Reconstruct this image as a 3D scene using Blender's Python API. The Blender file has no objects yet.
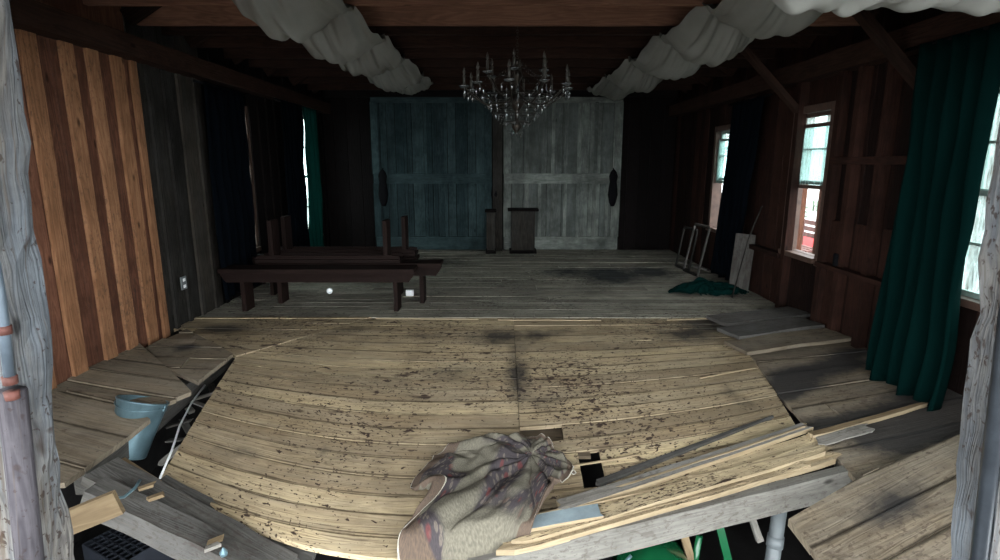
import bpy, bmesh, math, random
import numpy as np
from mathutils import Vector, Matrix, noise

# ------------------------------------------------------------------ camera, sky, exposure
SC = bpy.context.scene
COL = SC.collection
F_PX = 560.0; PITCH = math.radians(11.8); EYE = 1.5
cd = bpy.data.cameras.new('camera'); cam = bpy.data.objects.new('camera', cd); COL.objects.link(cam)
cam.location = (0, 0, EYE); cam.rotation_euler = (math.pi/2 - PITCH, 0, 0)
cd.sensor_width = 36; cd.lens = F_PX/1000*36; cd.clip_start = 0.05; cd.clip_end = 400
SC.camera = cam
SC.view_settings.view_transform = 'Standard'; SC.view_settings.look = 'None'
SC.view_settings.gamma = 1.0; SC.view_settings.use_curve_mapping = False
SC.view_settings.exposure = 2.62

world = bpy.data.worlds.new('overcast_sky'); SC.world = world; world.use_nodes = True
wt = world.node_tree; wn = wt.nodes; wl = wt.links
for n in list(wn): wn.remove(n)
tc = wn.new('ShaderNodeTexCoord'); sx = wn.new('ShaderNodeSeparateXYZ'); wl.new(tc.outputs['Generated'], sx.inputs[0])
cr = wn.new('ShaderNodeValToRGB'); wl.new(sx.outputs['Z'], cr.inputs[0])
cr.color_ramp.elements[0].position = 0.0; cr.color_ramp.elements[0].color = (1.25, 1.33, 1.36, 1)
cr.color_ramp.elements[1].position = 0.75; cr.color_ramp.elements[1].color = (1.10, 1.14, 1.15, 1)
bg = wn.new('ShaderNodeBackground'); bg.inputs['Strength'].default_value = 1.3
wl.new(cr.outputs[0], bg.inputs[0])
wo = wn.new('ShaderNodeOutputWorld'); wl.new(bg.outputs[0], wo.inputs[0])
SC.cycles.max_bounces = 8; SC.cycles.diffuse_bounces = 5; SC.cycles.transparent_max_bounces = 12

# ------------------------------------------------------------------ measuring the place from the photograph
CP, SP = math.cos(PITCH), math.sin(PITCH)
def ray(px, py):
    a = (px-500)/F_PX; b = (280-py)/F_PX
    return Vector((a, CP+b*SP, -SP+b*CP))
def on_z(px, py, z=0.0):
    r = ray(px, py); t = (z-EYE)/r.z; return Vector((r.x*t, r.y*t, z))
def on_y(px, py, y):
    r = ray(px, py); t = y/r.y; return Vector((r.x*t, y, EYE+r.z*t))
def on_x(px, py, x):
    r = ray(px, py); t = x/r.x; return Vector((x, r.y*t, EYE+r.z*t))
def sag(x, y):                       # how far the floor has sunk
    if y >= 5.3: return 0.0
    a = 0.45*min(1.35, (5.3-y)/2.7)**1.3
    u = (x+.4)/2.6 if x < -.4 else (x+.4)/3.4
    return -a*max(0.0, 1-u*u)
def on_floor(px, py, dz=0.0):
    r = ray(px, py); t = 1.2
    while t < 20:
        p = r*t
        if EYE+p.z <= sag(p.x, p.y)+dz: break
        t += .01
    return Vector((r.x*t, r.y*t, EYE+r.z*t))

# ------------------------------------------------------------------ helpers
R = random.Random(7)
ORD=['first','second','third','fourth','fifth','sixth','seventh','eighth']
def tag(o, label=None, cat=None, group=None, kind=None):
    if label: o['label'] = label
    if cat: o['category'] = cat
    if group: o['group'] = group
    if kind: o['kind'] = kind
    return o
def empty(name, loc=(0,0,0), rz=0.0):
    o = bpy.data.objects.new(name, None); COL.objects.link(o)
    o.location = loc; o.rotation_euler = (0, 0, rz); o.empty_display_size = .1
    return o
def copy_tree(o, parent=None):
    c = o.copy(); COL.objects.link(c); c.parent = parent
    for ch in list(o.children): copy_tree(ch, c)
    return c

class MB:
    def __init__(s): s.v=[]; s.f=[]; s.uv=[]; s.rnd=[]; s.m=[]; s.ed={}
    def face(s, idx, uv, rnd=.5, m=0):
        s.f.append(idx); s.uv.append(uv); s.rnd.append(rnd); s.m.append(m)
    def loft(s, rings, rnd=None, m=0, closed=True, caps=True, u0=None, v0=None, endm=None):
        """rings: lists of points; u runs along, v around."""
        if rnd is None: rnd = R.random()
        u0 = R.uniform(0, 40) if u0 is None else u0; v0 = R.uniform(0, 40) if v0 is None else v0
        b = len(s.v); n = len(rings[0]); us=[0.0]
        for i in range(1, len(rings)):
            us.append(us[-1]+(Vector(rings[i][0])-Vector(rings[i-1][0])).length)
        vs=[0.0]
        for j in range(n): vs.append(vs[-1]+(Vector(rings[0][(j+1)%n])-Vector(rings[0][j])).length)
        for r in rings: s.v.extend([tuple(p) for p in r])
        for i in range(len(rings)-1):
            for j in range(n if closed else n-1):
                k=(j+1)%n
                s.face([b+i*n+j, b+i*n+k, b+(i+1)*n+k, b+(i+1)*n+j],
                       [(u0+us[i],v0+vs[j]),(u0+us[i],v0+vs[j+1]),(u0+us[i+1],v0+vs[j+1]),(u0+us[i+1],v0+vs[j])], rnd, m)
        if caps and closed:
            em = m if endm is None else endm
            s.face([b+j for j in reversed(range(n))], [(u0+.03*math.cos(j),v0+vs[j]) for j in reversed(range(n))], rnd, em)
            e=b+(len(rings)-1)*n
            s.face([e+j for j in range(n)], [(u0+.03*math.cos(j),v0+vs[j]) for j in range(n)], rnd, em)
    def board(s, p0, p1, w, t, side=None, seg=1, jit=0.0, wav=0.0, rnd=None, m=0, endm=None, w1=None, rag=0.0, cw=1):
        """board from p0 to p1; w measured along 'side', t along the third axis; p0,p1 are centre-line points."""
        p0=Vector(p0); p1=Vector(p1); d=(p1-p0).normalized()
        side = Vector(side) if side is not None else (Vector((0,0,1)).cross(d) if abs(d.z)<.9 else Vector((1,0,0)))
        side=(side-d*side.dot(d)).normalized(); up=d.cross(side).normalized()
        w1 = w if w1 is None else w1; sd=R.uniform(0,100); rings=[]
        for i in range(seg+1):
            f=i/seg; c=p0.lerp(p1,f); ww=(w+(w1-w)*f)/2
            c=c+up*wav*(noise.noise(Vector((f*3+sd,0,0))))+side*wav*(noise.noise(Vector((0,f*3+sd,0))))
            pts=[]
            def J(k): return jit*noise.noise(Vector((f*(p1-p0).length*5+k*7.3,sd,k)))
            prof=[(-1+2*j/cw,1) for j in range(cw+1)]+[(1-2*j/cw,-1) for j in range(cw+1)]
            for q,(a,bq) in enumerate(prof):
                e = 0.0
                if rag and i in (0,seg): e = rag*R.uniform(-1,1)
                pts.append(c+side*(ww*a+J(q)*(1 if abs(a)==1 else 0))+up*(t/2*bq+J(q+9)*.5)+d*e)
            rings.append(pts)
        s.loft(rings, rnd, m, endm=endm)
    def box(s, c, size, rnd=None, m=0, axis=0):
        """axis: the direction the grain follows"""
        c=Vector(c); h=Vector(size)/2; ax=[Vector((1,0,0)),Vector((0,1,0)),Vector((0,0,1))]
        d=ax[axis]; sd=ax[(axis+1)%3]
        s.board(c-d*h[axis], c+d*h[axis], size[(axis+1)%3], size[(axis+2)%3], side=sd, rnd=rnd, m=m)
    def tube(s, path, r, n=8, rnd=.5, m=0, caps=True):
        path=[Vector(p) for p in path]
        if not isinstance(r,(list,tuple)): r=[r]*len(path)
        rings=[]; ref=None
        for i,p in enumerate(path):
            d=(path[min(i+1,len(path)-1)]-path[max(i-1,0)]).normalized()
            if ref is None: ref = Vector((0,0,1)).cross(d) if abs(d.z)<.95 else Vector((1,0,0))
            a=(ref-d*ref.dot(d)).normalized(); ref=a; b=d.cross(a)
            rings.append([p+(a*math.cos(2*math.pi*j/n)+b*math.sin(2*math.pi*j/n))*r[i] for j in range(n)])
        s.loft(rings, rnd, m, caps=caps)
    def lathe(s, prof, c=(0,0,0), n=16, rnd=.5, m=0, caps=True):
        c=Vector(c)
        rings=[[c+Vector((r*math.cos(2*math.pi*j/n), r*math.sin(2*math.pi*j/n), z)) for j in range(n)] for r,z in prof]
        s.loft(rings, rnd, m, caps=caps)
    def grid(s, P, rnd=.5, m=0, us=1.0, vs=1.0):
        nu=len(P); nv=len(P[0]); b=len(s.v)
        for row in P: s.v.extend([tuple(p) for p in row])
        for i in range(nu-1):
            for j in range(nv-1):
                s.face([b+i*nv+j,b+(i+1)*nv+j,b+(i+1)*nv+j+1,b+i*nv+j+1],
                       [(us*i/(nu-1),vs*j/(nv-1)),(us*(i+1)/(nu-1),vs*j/(nv-1)),(us*(i+1)/(nu-1),vs*(j+1)/(nv-1)),(us*i/(nu-1),vs*(j+1)/(nv-1))], rnd, m)
    def prism(s, outline, n, depth, rnd=.5, m=0):
        """flat outline extruded along n"""
        n=Vector(n).normalized()*depth; a=[Vector(p) for p in outline]
        s.loft([a,[p+n for p in a]], rnd, m)
    def build(s, name, mats, parent=None, smooth=False, bevel=0, solid=0, sub=0, stain=None, origin=None, up=False):
        me=bpy.data.meshes.new(name); v=s.v
        if origin is not None:
            ox,oy,oz=origin; v=[(a-ox,b-oy,c-oz) for a,b,c in v]
        me.from_pydata(v, [], s.f); me.update()
        if not isinstance(mats,(list,tuple)): mats=[mats]
        for m in mats: me.materials.append(m)
        me.uv_layers.new(name='UVMap'); me.color_attributes.new('info','FLOAT_COLOR','CORNER')
        k=0; uvd=[]; cad=[]
        for f,uv,r,mi in zip(s.f,s.uv,s.rnd,s.m):
            for q,vi in enumerate(f):
                uvd.extend(uv[q]); st=0.0
                if stain: st=stain(s.v[vi])
                cad.extend((r, st, s.ed.get(vi,.5), 1))
        me.uv_layers['UVMap'].data.foreach_set('uv', uvd); me.color_attributes['info'].data.foreach_set('color', cad)
        me.polygons.foreach_set('material_index', s.m)
        if smooth: me.polygons.foreach_set('use_smooth', [True]*len(s.f))
        if up:
            if sum(q.normal.z for q in me.polygons)<0: me.flip_normals()
        else:
            bm=bmesh.new(); bm.from_mesh(me); bmesh.ops.recalc_face_normals(bm, faces=bm.faces[:]); bm.to_mesh(me); bm.free()
        o=bpy.data.objects.new(name, me); COL.objects.link(o)
        if origin is not None: o.location=origin
        if parent: o.parent=parent
        if bevel:
            b=o.modifiers.new('b','BEVEL'); b.width=bevel; b.segments=2; b.limit_method='ANGLE'
        if solid:
            b=o.modifiers.new('s','SOLIDIFY'); b.thickness=solid; b.offset=0
        if sub:
            b=o.modifiers.new('u','SUBSURF'); b.levels=sub; b.render_levels=sub
        return o

# ------------------------------------------------------------------ materials
class NT:
    def __init__(s, name):
        s.mat=bpy.data.materials.new(name); s.mat.use_nodes=True; s.t=s.mat.node_tree; s.b=s.t.nodes['Principled BSDF']
    def n(s, t, **k):
        x=s.t.nodes.new('ShaderNode'+t)
        for a,b in k.items(): setattr(x,a,b)
        return x
    def l(s, a, b): s.t.links.new(a,b)
    def math(s, op, a, b=None, clamp=False):
        x=s.n('Math', operation=op, use_clamp=clamp)
        for i,q in enumerate((a,b)):
            if q is None: continue
            if isinstance(q,(int,float)): x.inputs[i].default_value=q
            else: s.l(q,x.inputs[i])
        return x.outputs[0]
    def mix(s, f, a, b, mode='MIX'):
        x=s.n('Mix', data_type='RGBA', blend_type=mode)
        for i,q in ((0,f),(6,a),(7,b)):
            if isinstance(q,(int,float)): x.inputs[i].default_value=q
            elif isinstance(q,(tuple,list)): x.inputs[i].default_value=(*q[:3],1)
            else: s.l(q,x.inputs[i])
        return x.outputs[2]
    def ramp(s, f, stops):
        x=s.n('ValToRGB'); e=x.color_ramp.elements
        while len(e)<len(stops): e.new(.5)
        for i,(p,c) in enumerate(stops):
            e[i].position=p; e[i].color=(c,c,c,1) if isinstance(c,(int,float)) else (*c,1)
        s.l(f,x.inputs[0]); return x.outputs[0]
    def mapped(s, src, scale, loc=(0,0,0), rot=(0,0,0)):
        x=s.n('Mapping'); x.inputs['Scale'].default_value=scale; x.inputs['Location'].default_value=loc; x.inputs['Rotation'].default_value=rot
        s.l(src,x.inputs[0]); return x.outputs[0]
    def noise(s, vec, scale=1, detail=4, rough=.6, dist=0):
        x=s.n('TexNoise'); x.inputs['Scale'].default_value=scale; x.inputs['Detail'].default_value=detail
        x.inputs['Roughness'].default_value=rough; x.inputs['Distortion'].default_value=dist
        s.l(vec,x.inputs[0]); return x.outputs[0]
    def voro(s, vec, scale=1, feature='F1'):
        x=s.n('TexVoronoi', feature=feature); x.inputs['Scale'].default_value=scale; s.l(vec,x.inputs[0]); return x
    def bump(s, h, strength=.4, dist=.01):
        x=s.n('Bump'); x.inputs['Strength'].default_value=strength; x.inputs['Distance'].default_value=dist
        s.l(h,x.inputs['Height']); s.l(x.outputs[0], s.b.inputs['Normal'])

def wood(name, light, dark, stain=(.03,.027,.025), var=.5, knots=.5, spots=0.0, weather=None, wamt=0.0, rough=.85, dirt=.5, bump=.5):
    """board material: grain follows the UV u axis, 'info' carries a tone per board and the stain map"""
    m=NT(name); uv=m.n('UVMap').outputs[0]; at=m.n('Attribute', attribute_name='info')
    sp=m.n('SeparateColor'); m.l(at.outputs['Color'], sp.inputs[0]); rnd=sp.outputs[0]; st=sp.outputs[1]
    obj=m.n('TexCoord').outputs['Object']
    g1=m.noise(m.mapped(uv,(3,70,1)),1,5,.65)
    g2=m.noise(m.mapped(uv,(1.1,11,1)),1,3,.5,.6)
    rings=m.math('MULTIPLY_ADD', m.math('SINE', m.math('MULTIPLY', g2, 55)), .5); m.t.nodes[-1].inputs[2].default_value=.5
    grain=m.math('ADD', m.math('MULTIPLY',g1,.65), m.math('MULTIPLY',rings,.35))
    f=m.math('ADD', m.math('MULTIPLY',grain,.75), m.math('MULTIPLY',m.math('SUBTRACT',rnd,.5),var))
    c=m.mix(m.ramp(f,[(.12,0),(.75,1)]), dark, light)
    if weather:
        wn_=m.noise(m.mapped(uv,(1.3,5,1)),1,5,.7)
        c=m.mix(m.math('MULTIPLY', m.ramp(wn_,[(.38,0),(.62,1)]), wamt), c, weather)
    # dirt clouds
    dn=m.noise(obj, 2.2, 6, .7)
    c=m.mix(m.math('MULTIPLY', m.ramp(dn,[(.42,0),(.70,1)]), dirt), c, tuple(x*.33 for x in dark))
    if knots:
        v=m.voro(m.mapped(uv,(3.2,7,1)),1); kn=m.ramp(v.outputs['Distance'],[(.06,1),(.14,0)])
        sel=m.n('SeparateColor'); m.l(v.outputs['Color'], sel.inputs[0])
        on=m.math('GREATER_THAN', sel.outputs[0], 1-knots)
        c=m.mix(m.math('MULTIPLY',m.math('MULTIPLY',kn,on),.85), c, tuple(x*.25 for x in dark))
    if spots:
        dens=m.noise(m.mapped(obj,(1,1,1),(3,1,0)),.9,2,.5)
        for sc_,lo,hi,off in (((8,15,1),.645,.69,0),((19,32,1),.63,.67,7),((36,50,1),.625,.67,13),((3,8,1),.67,.75,3)):
            nz=m.noise(m.mapped(uv,sc_,(off,off,0)),1,3,.55,.4)
            k=m.ramp(m.math('ADD',nz,m.math('MULTIPLY',m.math('SUBTRACT',dens,.5),.30)),[(lo,0),(hi,1)])
            c=m.mix(m.math('MULTIPLY',k,spots), c, (.040,.026,.021))
        lk=m.noise(m.mapped(uv,(2,60,1),(5,0,0)),1,3,.6)
        c=m.mix(m.math('MULTIPLY',m.ramp(lk,[(.60,0),(.68,1)]),spots*.7), c, (.09,.065,.045))
    eg=m.math('ABSOLUTE', m.math('SUBTRACT', sp.outputs[2], .5))
    en=m.noise(m.mapped(uv,(5,3,1)),1,3,.6)
    c=m.mix(m.math('MULTIPLY', m.ramp(m.math('ADD',eg,m.math('MULTIPLY',en,.16)),[(.515,0),(.56,1)]),.85), c, tuple(x*.25 for x in dark))
    sn=m.noise(obj,7,5,.7)
    sf=m.math('ADD', st, m.math('MULTIPLY',m.math('SUBTRACT',sn,.5),.6))
    sf=m.math('MULTIPLY', m.ramp(sf,[(.33,0),(.72,1)]), m.math('GREATER_THAN',st,.02))
    c=m.mix(m.math('MULTIPLY',sf,.9), c, stain)
    m.l(c, m.b.inputs['Base Color']); m.b.inputs['Roughness'].default_value=rough
    m.b.inputs['Specular IOR Level'].default_value=.10
    m.bump(m.math('ADD',g1,m.math('MULTIPLY',rings,.3)), bump, .006)
    return m.mat
def plain(name, col, rough=.6, metal=0.0, var=.25, scale=12, spec=.4, bump=0.0):
    m=NT(name); o=m.n('TexCoord').outputs['Object']; n_=m.noise(o,scale,5,.65)
    c=m.mix(m.ramp(n_,[(.3,0),(.75,1)]), tuple(x*(1-var) for x in col), tuple(min(1,x*(1+var)) for x in col))
    m.l(c,m.b.inputs['Base Color']); m.b.inputs['Roughness'].default_value=rough; m.b.inputs['Metallic'].default_value=metal
    m.b.inputs['Specular IOR Level'].default_value=spec
    if bump: m.bump(n_,bump,.01)
    return m.mat

M={}
M['slab']=wood('worn_pale_boards',(.58,.455,.275),(.25,.185,.115),var=.65,knots=.35,spots=.97,weather=(.33,.275,.195),wamt=.6,dirt=.45)
M['oldfloor']=wood('grey_worn_boards',(0.4160,0.3920,0.3160),(0.1920,0.1720,0.1400),stain=(0.0144,0.0184,0.0216),var=.6,knots=.3,spots=.85,weather=(0.2960,0.2880,0.2440),wamt=.6,dirt=.55)
M['sidefloor']=wood('brown_side_boards',(0.2852,0.2300,0.1656),(0.1426,0.1122,0.0782),stain=(0.0276,0.0267,0.0276),var=.4,knots=.3,spots=.4,weather=(0.2116,0.1886,0.1564),wamt=.5,dirt=.5)
M['splinter']=wood('fresh_split_wood',(0.3696,0.2992,0.1980),(0.2464,0.1848,0.1144),var=.3,knots=0,dirt=.3)
M['beam']=wood('grey_old_beam',(0.2964,0.2730,0.2418),(0.1482,0.1365,0.1209),var=.3,knots=.2,weather=(0.2574,0.2457,0.2262),wamt=.7,dirt=.45,spots=.3)
M['darkbeam']=wood('dark_old_beam',(0.1224,0.1152,0.1044),(0.0540,0.0504,0.0454),var=.3,knots=.2,weather=(0.1008,0.0972,0.0936),wamt=.7,dirt=.5,spots=.3)
M['post']=wood('weathered_post',(.27,.25,.225),(.06,.056,.056),var=.1,knots=.3,weather=(.16,.185,.215),wamt=.75,dirt=.55,bump=1.0,spots=.8)
M['orange']=wood('orange_fir_batten',(0.3420,0.1757,0.0950),(0.1615,0.0741,0.0361),var=.3,knots=.5,dirt=.4,spots=.3)
M['ply']=wood('red_brown_wallboard',(.20,.09,.055),(.09,.038,.024),var=.5,knots=.4,dirt=.6,spots=.3)
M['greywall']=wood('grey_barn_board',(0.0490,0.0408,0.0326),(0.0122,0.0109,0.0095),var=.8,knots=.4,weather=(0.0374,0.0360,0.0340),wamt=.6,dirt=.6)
M['redwall']=wood('dark_red_barn_board',(0.0320,0.0136,0.0096),(0.0080,0.0040,0.0032),var=1.0,knots=.6,dirt=.7)
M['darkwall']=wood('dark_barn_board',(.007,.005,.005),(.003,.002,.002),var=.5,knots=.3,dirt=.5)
M['joist']=wood('brown_joist',(.040,.020,.014),(.014,.008,.006),var=.5,knots=.5,dirt=.4)
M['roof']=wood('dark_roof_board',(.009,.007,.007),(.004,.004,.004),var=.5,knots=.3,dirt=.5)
M['bench']=wood('dark_red_brown_bench',(0.0180,0.0090,0.0072),(0.0078,0.0042,0.0036),var=.2,knots=.2,dirt=.3,rough=.7)
M['door']=wood('grey_green_paint',(0.2516,0.2738,0.2479),(0.1110,0.1258,0.1184),var=.7,knots=.1,weather=(0.0518,0.0518,0.0444),wamt=.6,dirt=.85)
M['doordark']=wood('dark_teal_paint',(0.0468,0.0756,0.0792),(0.0158,0.0288,0.0324),var=.7,knots=.1,weather=(0.0180,0.0274,0.0302),wamt=.6,dirt=.8)
M['tan']=wood('new_tan_lumber',(0.2320,0.1720,0.1040),(0.1360,0.0960,0.0560),var=.2,knots=.5,dirt=.2)
M['black']=plain('matt_black',(.006,.006,.007),.9,spec=.03)
M['iron']=plain('dark_bronze',(.025,.02,.015),.4,.7)
M['galv']=plain('galvanised_steel',(0.1200,0.1920,0.2240),.38,.5,.35,6)
M['pipe']=plain('grey_pvc',(0.1190,0.1330,0.1400),.5,0,.15,6)
M['pipeb']=plain('blue_grey_conduit',(0.1050,0.1330,0.1645),.45,.3,.3,8)
M['rust']=plain('rusty_red_metal',(.12,.045,.035),.7,.1,.5,14)
M['batten']=wood('purple_grey_rail',(0.1275,0.1162,0.1275),(0.0450,0.0413,0.0488),spots=.5)
M['green']=plain('green_enamel',(0.0048,0.0680,0.0256),.18,0,.2,3,.6)
M['dirt']=plain('bare_dirt',(.014,.013,.013),.95,0,.5,3,.1,.6)
M['yard']=plain('yard_gravel',(.06,.056,.052),.95,0,.3,5,.1,.4)
M['white']=plain('white_paint',(0.6240,0.6240,0.6080),.6,0,.08)
M['red']=plain('red_paint',(.60,.04,.04),.5,0,.2,3)
M['winframe']=plain('old_window_paint',(0.0720,0.0416,0.0304),.6,0,.35)
M['wingreen']=plain('green_window_paint',(.22,.30,.27),.6,0,.25)
M['paper']=plain('white_plastic',(.85,.87,.88),.4,0,.04)
M['blue']=plain('dark_blue_plastic',(.010,.013,.020),.7,0,.2)

def fabric(name,col,trans=.0,sheen=.2,scale=90):
    m=NT(name); o=m.n('TexCoord').outputs['Object']; n_=m.noise(o,scale,2,.6); b=m.noise(o,2.5,4,.6)
    c=m.mix(m.ramp(b,[(.3,0),(.7,1)]), tuple(x*.8 for x in col), col)
    m.l(c,m.b.inputs['Base Color']); m.b.inputs['Roughness'].default_value=.95; m.b.inputs['Specular IOR Level'].default_value=.02
    m.bump(n_,.25,.003)
    if trans:
        t=m.n('BsdfTranslucent'); m.l(c,t.inputs[0]); mx=m.n('MixShader'); mx.inputs[0].default_value=trans
        out=m.t.nodes['Material Output']; m.l(m.b.outputs[0],mx.inputs[1]); m.l(t.outputs[0],mx.inputs[2]); m.l(mx.outputs[0],out.inputs[0])
    return m.mat
M['sheer']=fabric('cream_sheer_cloth',(0.2924,0.2924,0.2666),.35)
M['curtain']=fabric('dark_green_curtain',(.0008,.0085,.0078),.10)
M['curtaindark']=fabric('black_blackout_curtain',(.0015,.0025,.004),.02)
M['greencloth']=fabric('dark_teal_cloth',(0.0020,0.0170,0.0150),.0)

def glassmat(name,tint,dirt):
    m=NT(name); out=m.t.nodes['Material Output']; tr=m.n('BsdfTransparent'); tr.inputs[0].default_value=(*tint,1)
    gl=m.n('BsdfGlossy'); gl.inputs['Roughness'].default_value=.05
    df=m.n('BsdfTranslucent'); df.inputs[0].default_value=(.62,.72,.70,1)
    o=m.n('TexCoord').outputs['Object']; f=m.ramp(m.noise(m.mapped(o,(1,14,2)),3,5,.7),[(.35,0),(.7,1)])
    a=m.n('MixShader'); m.l(m.math('MULTIPLY',f,dirt),a.inputs[0]); m.l(tr.outputs[0],a.inputs[1]); m.l(df.outputs[0],a.inputs[2])
    b=m.n('MixShader'); b.inputs[0].default_value=.06; m.l(a.outputs[0],b.inputs[1]); m.l(gl.outputs[0],b.inputs[2]); m.l(b.outputs[0],out.inputs[0])
    return m.mat
M['glass']=glassmat('dusty_window_glass',(.80,.90,.89),.45)
m=NT('clear_crystal'); m.b.inputs['Transmission Weight'].default_value=.6; m.b.inputs['Roughness'].default_value=.03; m.b.inputs['Base Color'].default_value=(.12,.13,.13,1); m.b.inputs['IOR'].default_value=1.6
M['crystal']=m.mat
m=NT('frosted_bulb'); m.b.inputs['Base Color'].default_value=(.55,.55,.5,1); m.b.inputs['Roughness'].default_value=.25; M['bulb']=m.mat

M['bulb']=plain('candle_wax',(.045,.042,.035),.4,0,.2,8)
M['tealcurtain']=fabric('thin_green_curtain',(.006,.06,.05),.4)
M['freshjoist']=wood('lighter_brown_joist',(0.2850,0.1472,0.0950),(0.1425,0.0712,0.0475),var=.4,knots=.5,dirt=.3)
M['girder']=wood('pale_grey_girder',(0.1950,0.1833,0.1638),(0.1014,0.0952,0.0858),var=.3,knots=.2,weather=(0.1716,0.1638,0.1482),wamt=.7,dirt=.4,spots=.3)
# rug: woven tan field, bordered, burgundy and grey-blue figures; grey canvas back
m=NT('patterned_rug'); uv=m.n('UVMap').outputs[0]; s2=m.n('SeparateXYZ'); m.l(uv,s2.inputs[0])
du=m.math('SUBTRACT', .5, m.math('ABSOLUTE', m.math('SUBTRACT', s2.outputs[0], .5)))
dv=m.math('SUBTRACT', .5, m.math('ABSOLUTE', m.math('SUBTRACT', s2.outputs[1], .5)))
de=m.math('MINIMUM', m.math('MULTIPLY',du,1.6), m.math('MULTIPLY',dv,1.25))
v=m.voro(m.mapped(uv,(26,20,1)),1,'F1'); v2=m.voro(m.mapped(uv,(60,46,1)),1)
fig=m.ramp(v.outputs['Distance'],[(.22,0),(.30,1)]); fig2=m.ramp(v2.outputs['Distance'],[(.3,1),(.42,0)])
burg=m.mix(fig, (.12,.040,.040), (.055,.046,.050)); burg=m.mix(m.math('MULTIPLY',fig2,.5), burg, (.22,.18,.145))
cl=m.ramp(m.noise(m.mapped(uv,(5,4,1)),1,2,.4),[(.47,0),(.52,1)])
field=m.mix(cl, (.155,.14,.108), burg)
band=m.ramp(de,[(.085,1),(.09,0)]); c=m.mix(band, field, (.11,.078,.058))
c=m.mix(m.ramp(de,[(.088,0),(.09,1)]), c, c)
line=m.math('LESS_THAN', de, .008); c=m.mix(line, c, (.42,.39,.33))
wv=m.noise(m.mapped(uv,(220,180,1)),1,2,.5); c=m.mix(m.math('MULTIPLY',m.ramp(wv,[(.3,0),(.65,1)]),.75), c, m.mix(.6,c,(.03,.03,.03)))
geo=m.n('NewGeometry'); c=m.mix(geo.outputs['Backfacing'], c, m.mix(m.ramp(wv,[(.35,0),(.7,1)]), (.24,.235,.215),(.13,.13,.125)))
m.l(c,m.b.inputs['Base Color']); m.b.inputs['Roughness'].default_value=.95; m.b.inputs['Specular IOR Level'].default_value=.05; m.bump(wv,.5,.004)
M['rug']=m.mat

# ------------------------------------------------------------------ the building shell
WX=3.0; BY=9.8; PZ=2.33; JZ=2.62      # side walls, back wall, wall plate, underside of joists
def struct(o): o['kind']='structure'; return o

def clip_half(poly, a, b):
    """keep the part of poly left of a->b"""
    out=[]; n=len(poly)
    def sd(p): return (b[0]-a[0])*(p[1]-a[1])-(b[1]-a[1])*(p[0]-a[0])
    for i in range(n):
        p=poly[i]; q=poly[(i+1)%n]; sp_,sq=sd(p),sd(q)
        if sp_>=0: out.append(p)
        if (sp_>=0)!=(sq>=0):
            t=sp_/(sp_-sq); out.append((p[0]+(q[0]-p[0])*t, p[1]+(q[1]-p[1])*t))
    return out
def ccw(poly):
    a=sum(poly[i][0]*poly[(i+1)%len(poly)][1]-poly[(i+1)%len(poly)][0]*poly[i][1] for i in range(len(poly)))
    return poly if a>0 else poly[::-1]
def bow(x,y):
    k=.10 if x<-.4 else .055
    return k*(x+.4)**2*min(1.2,max(0.0,(5.3-y)/2.5))
def hull(pts):
    pts=sorted(set((round(p[0],5),round(p[1],5)) for p in pts)); 
    def half(ps):
        h=[]
        for p in ps:
            while len(h)>1 and (h[-1][0]-h[-2][0])*(p[1]-h[-2][1])-(h[-1][1]-h[-2][1])*(p[0]-h[-2][0])<=0: h.pop()
            h.append(p)
        return h[:-1]
    return half(pts)+half(pts[::-1])
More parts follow.
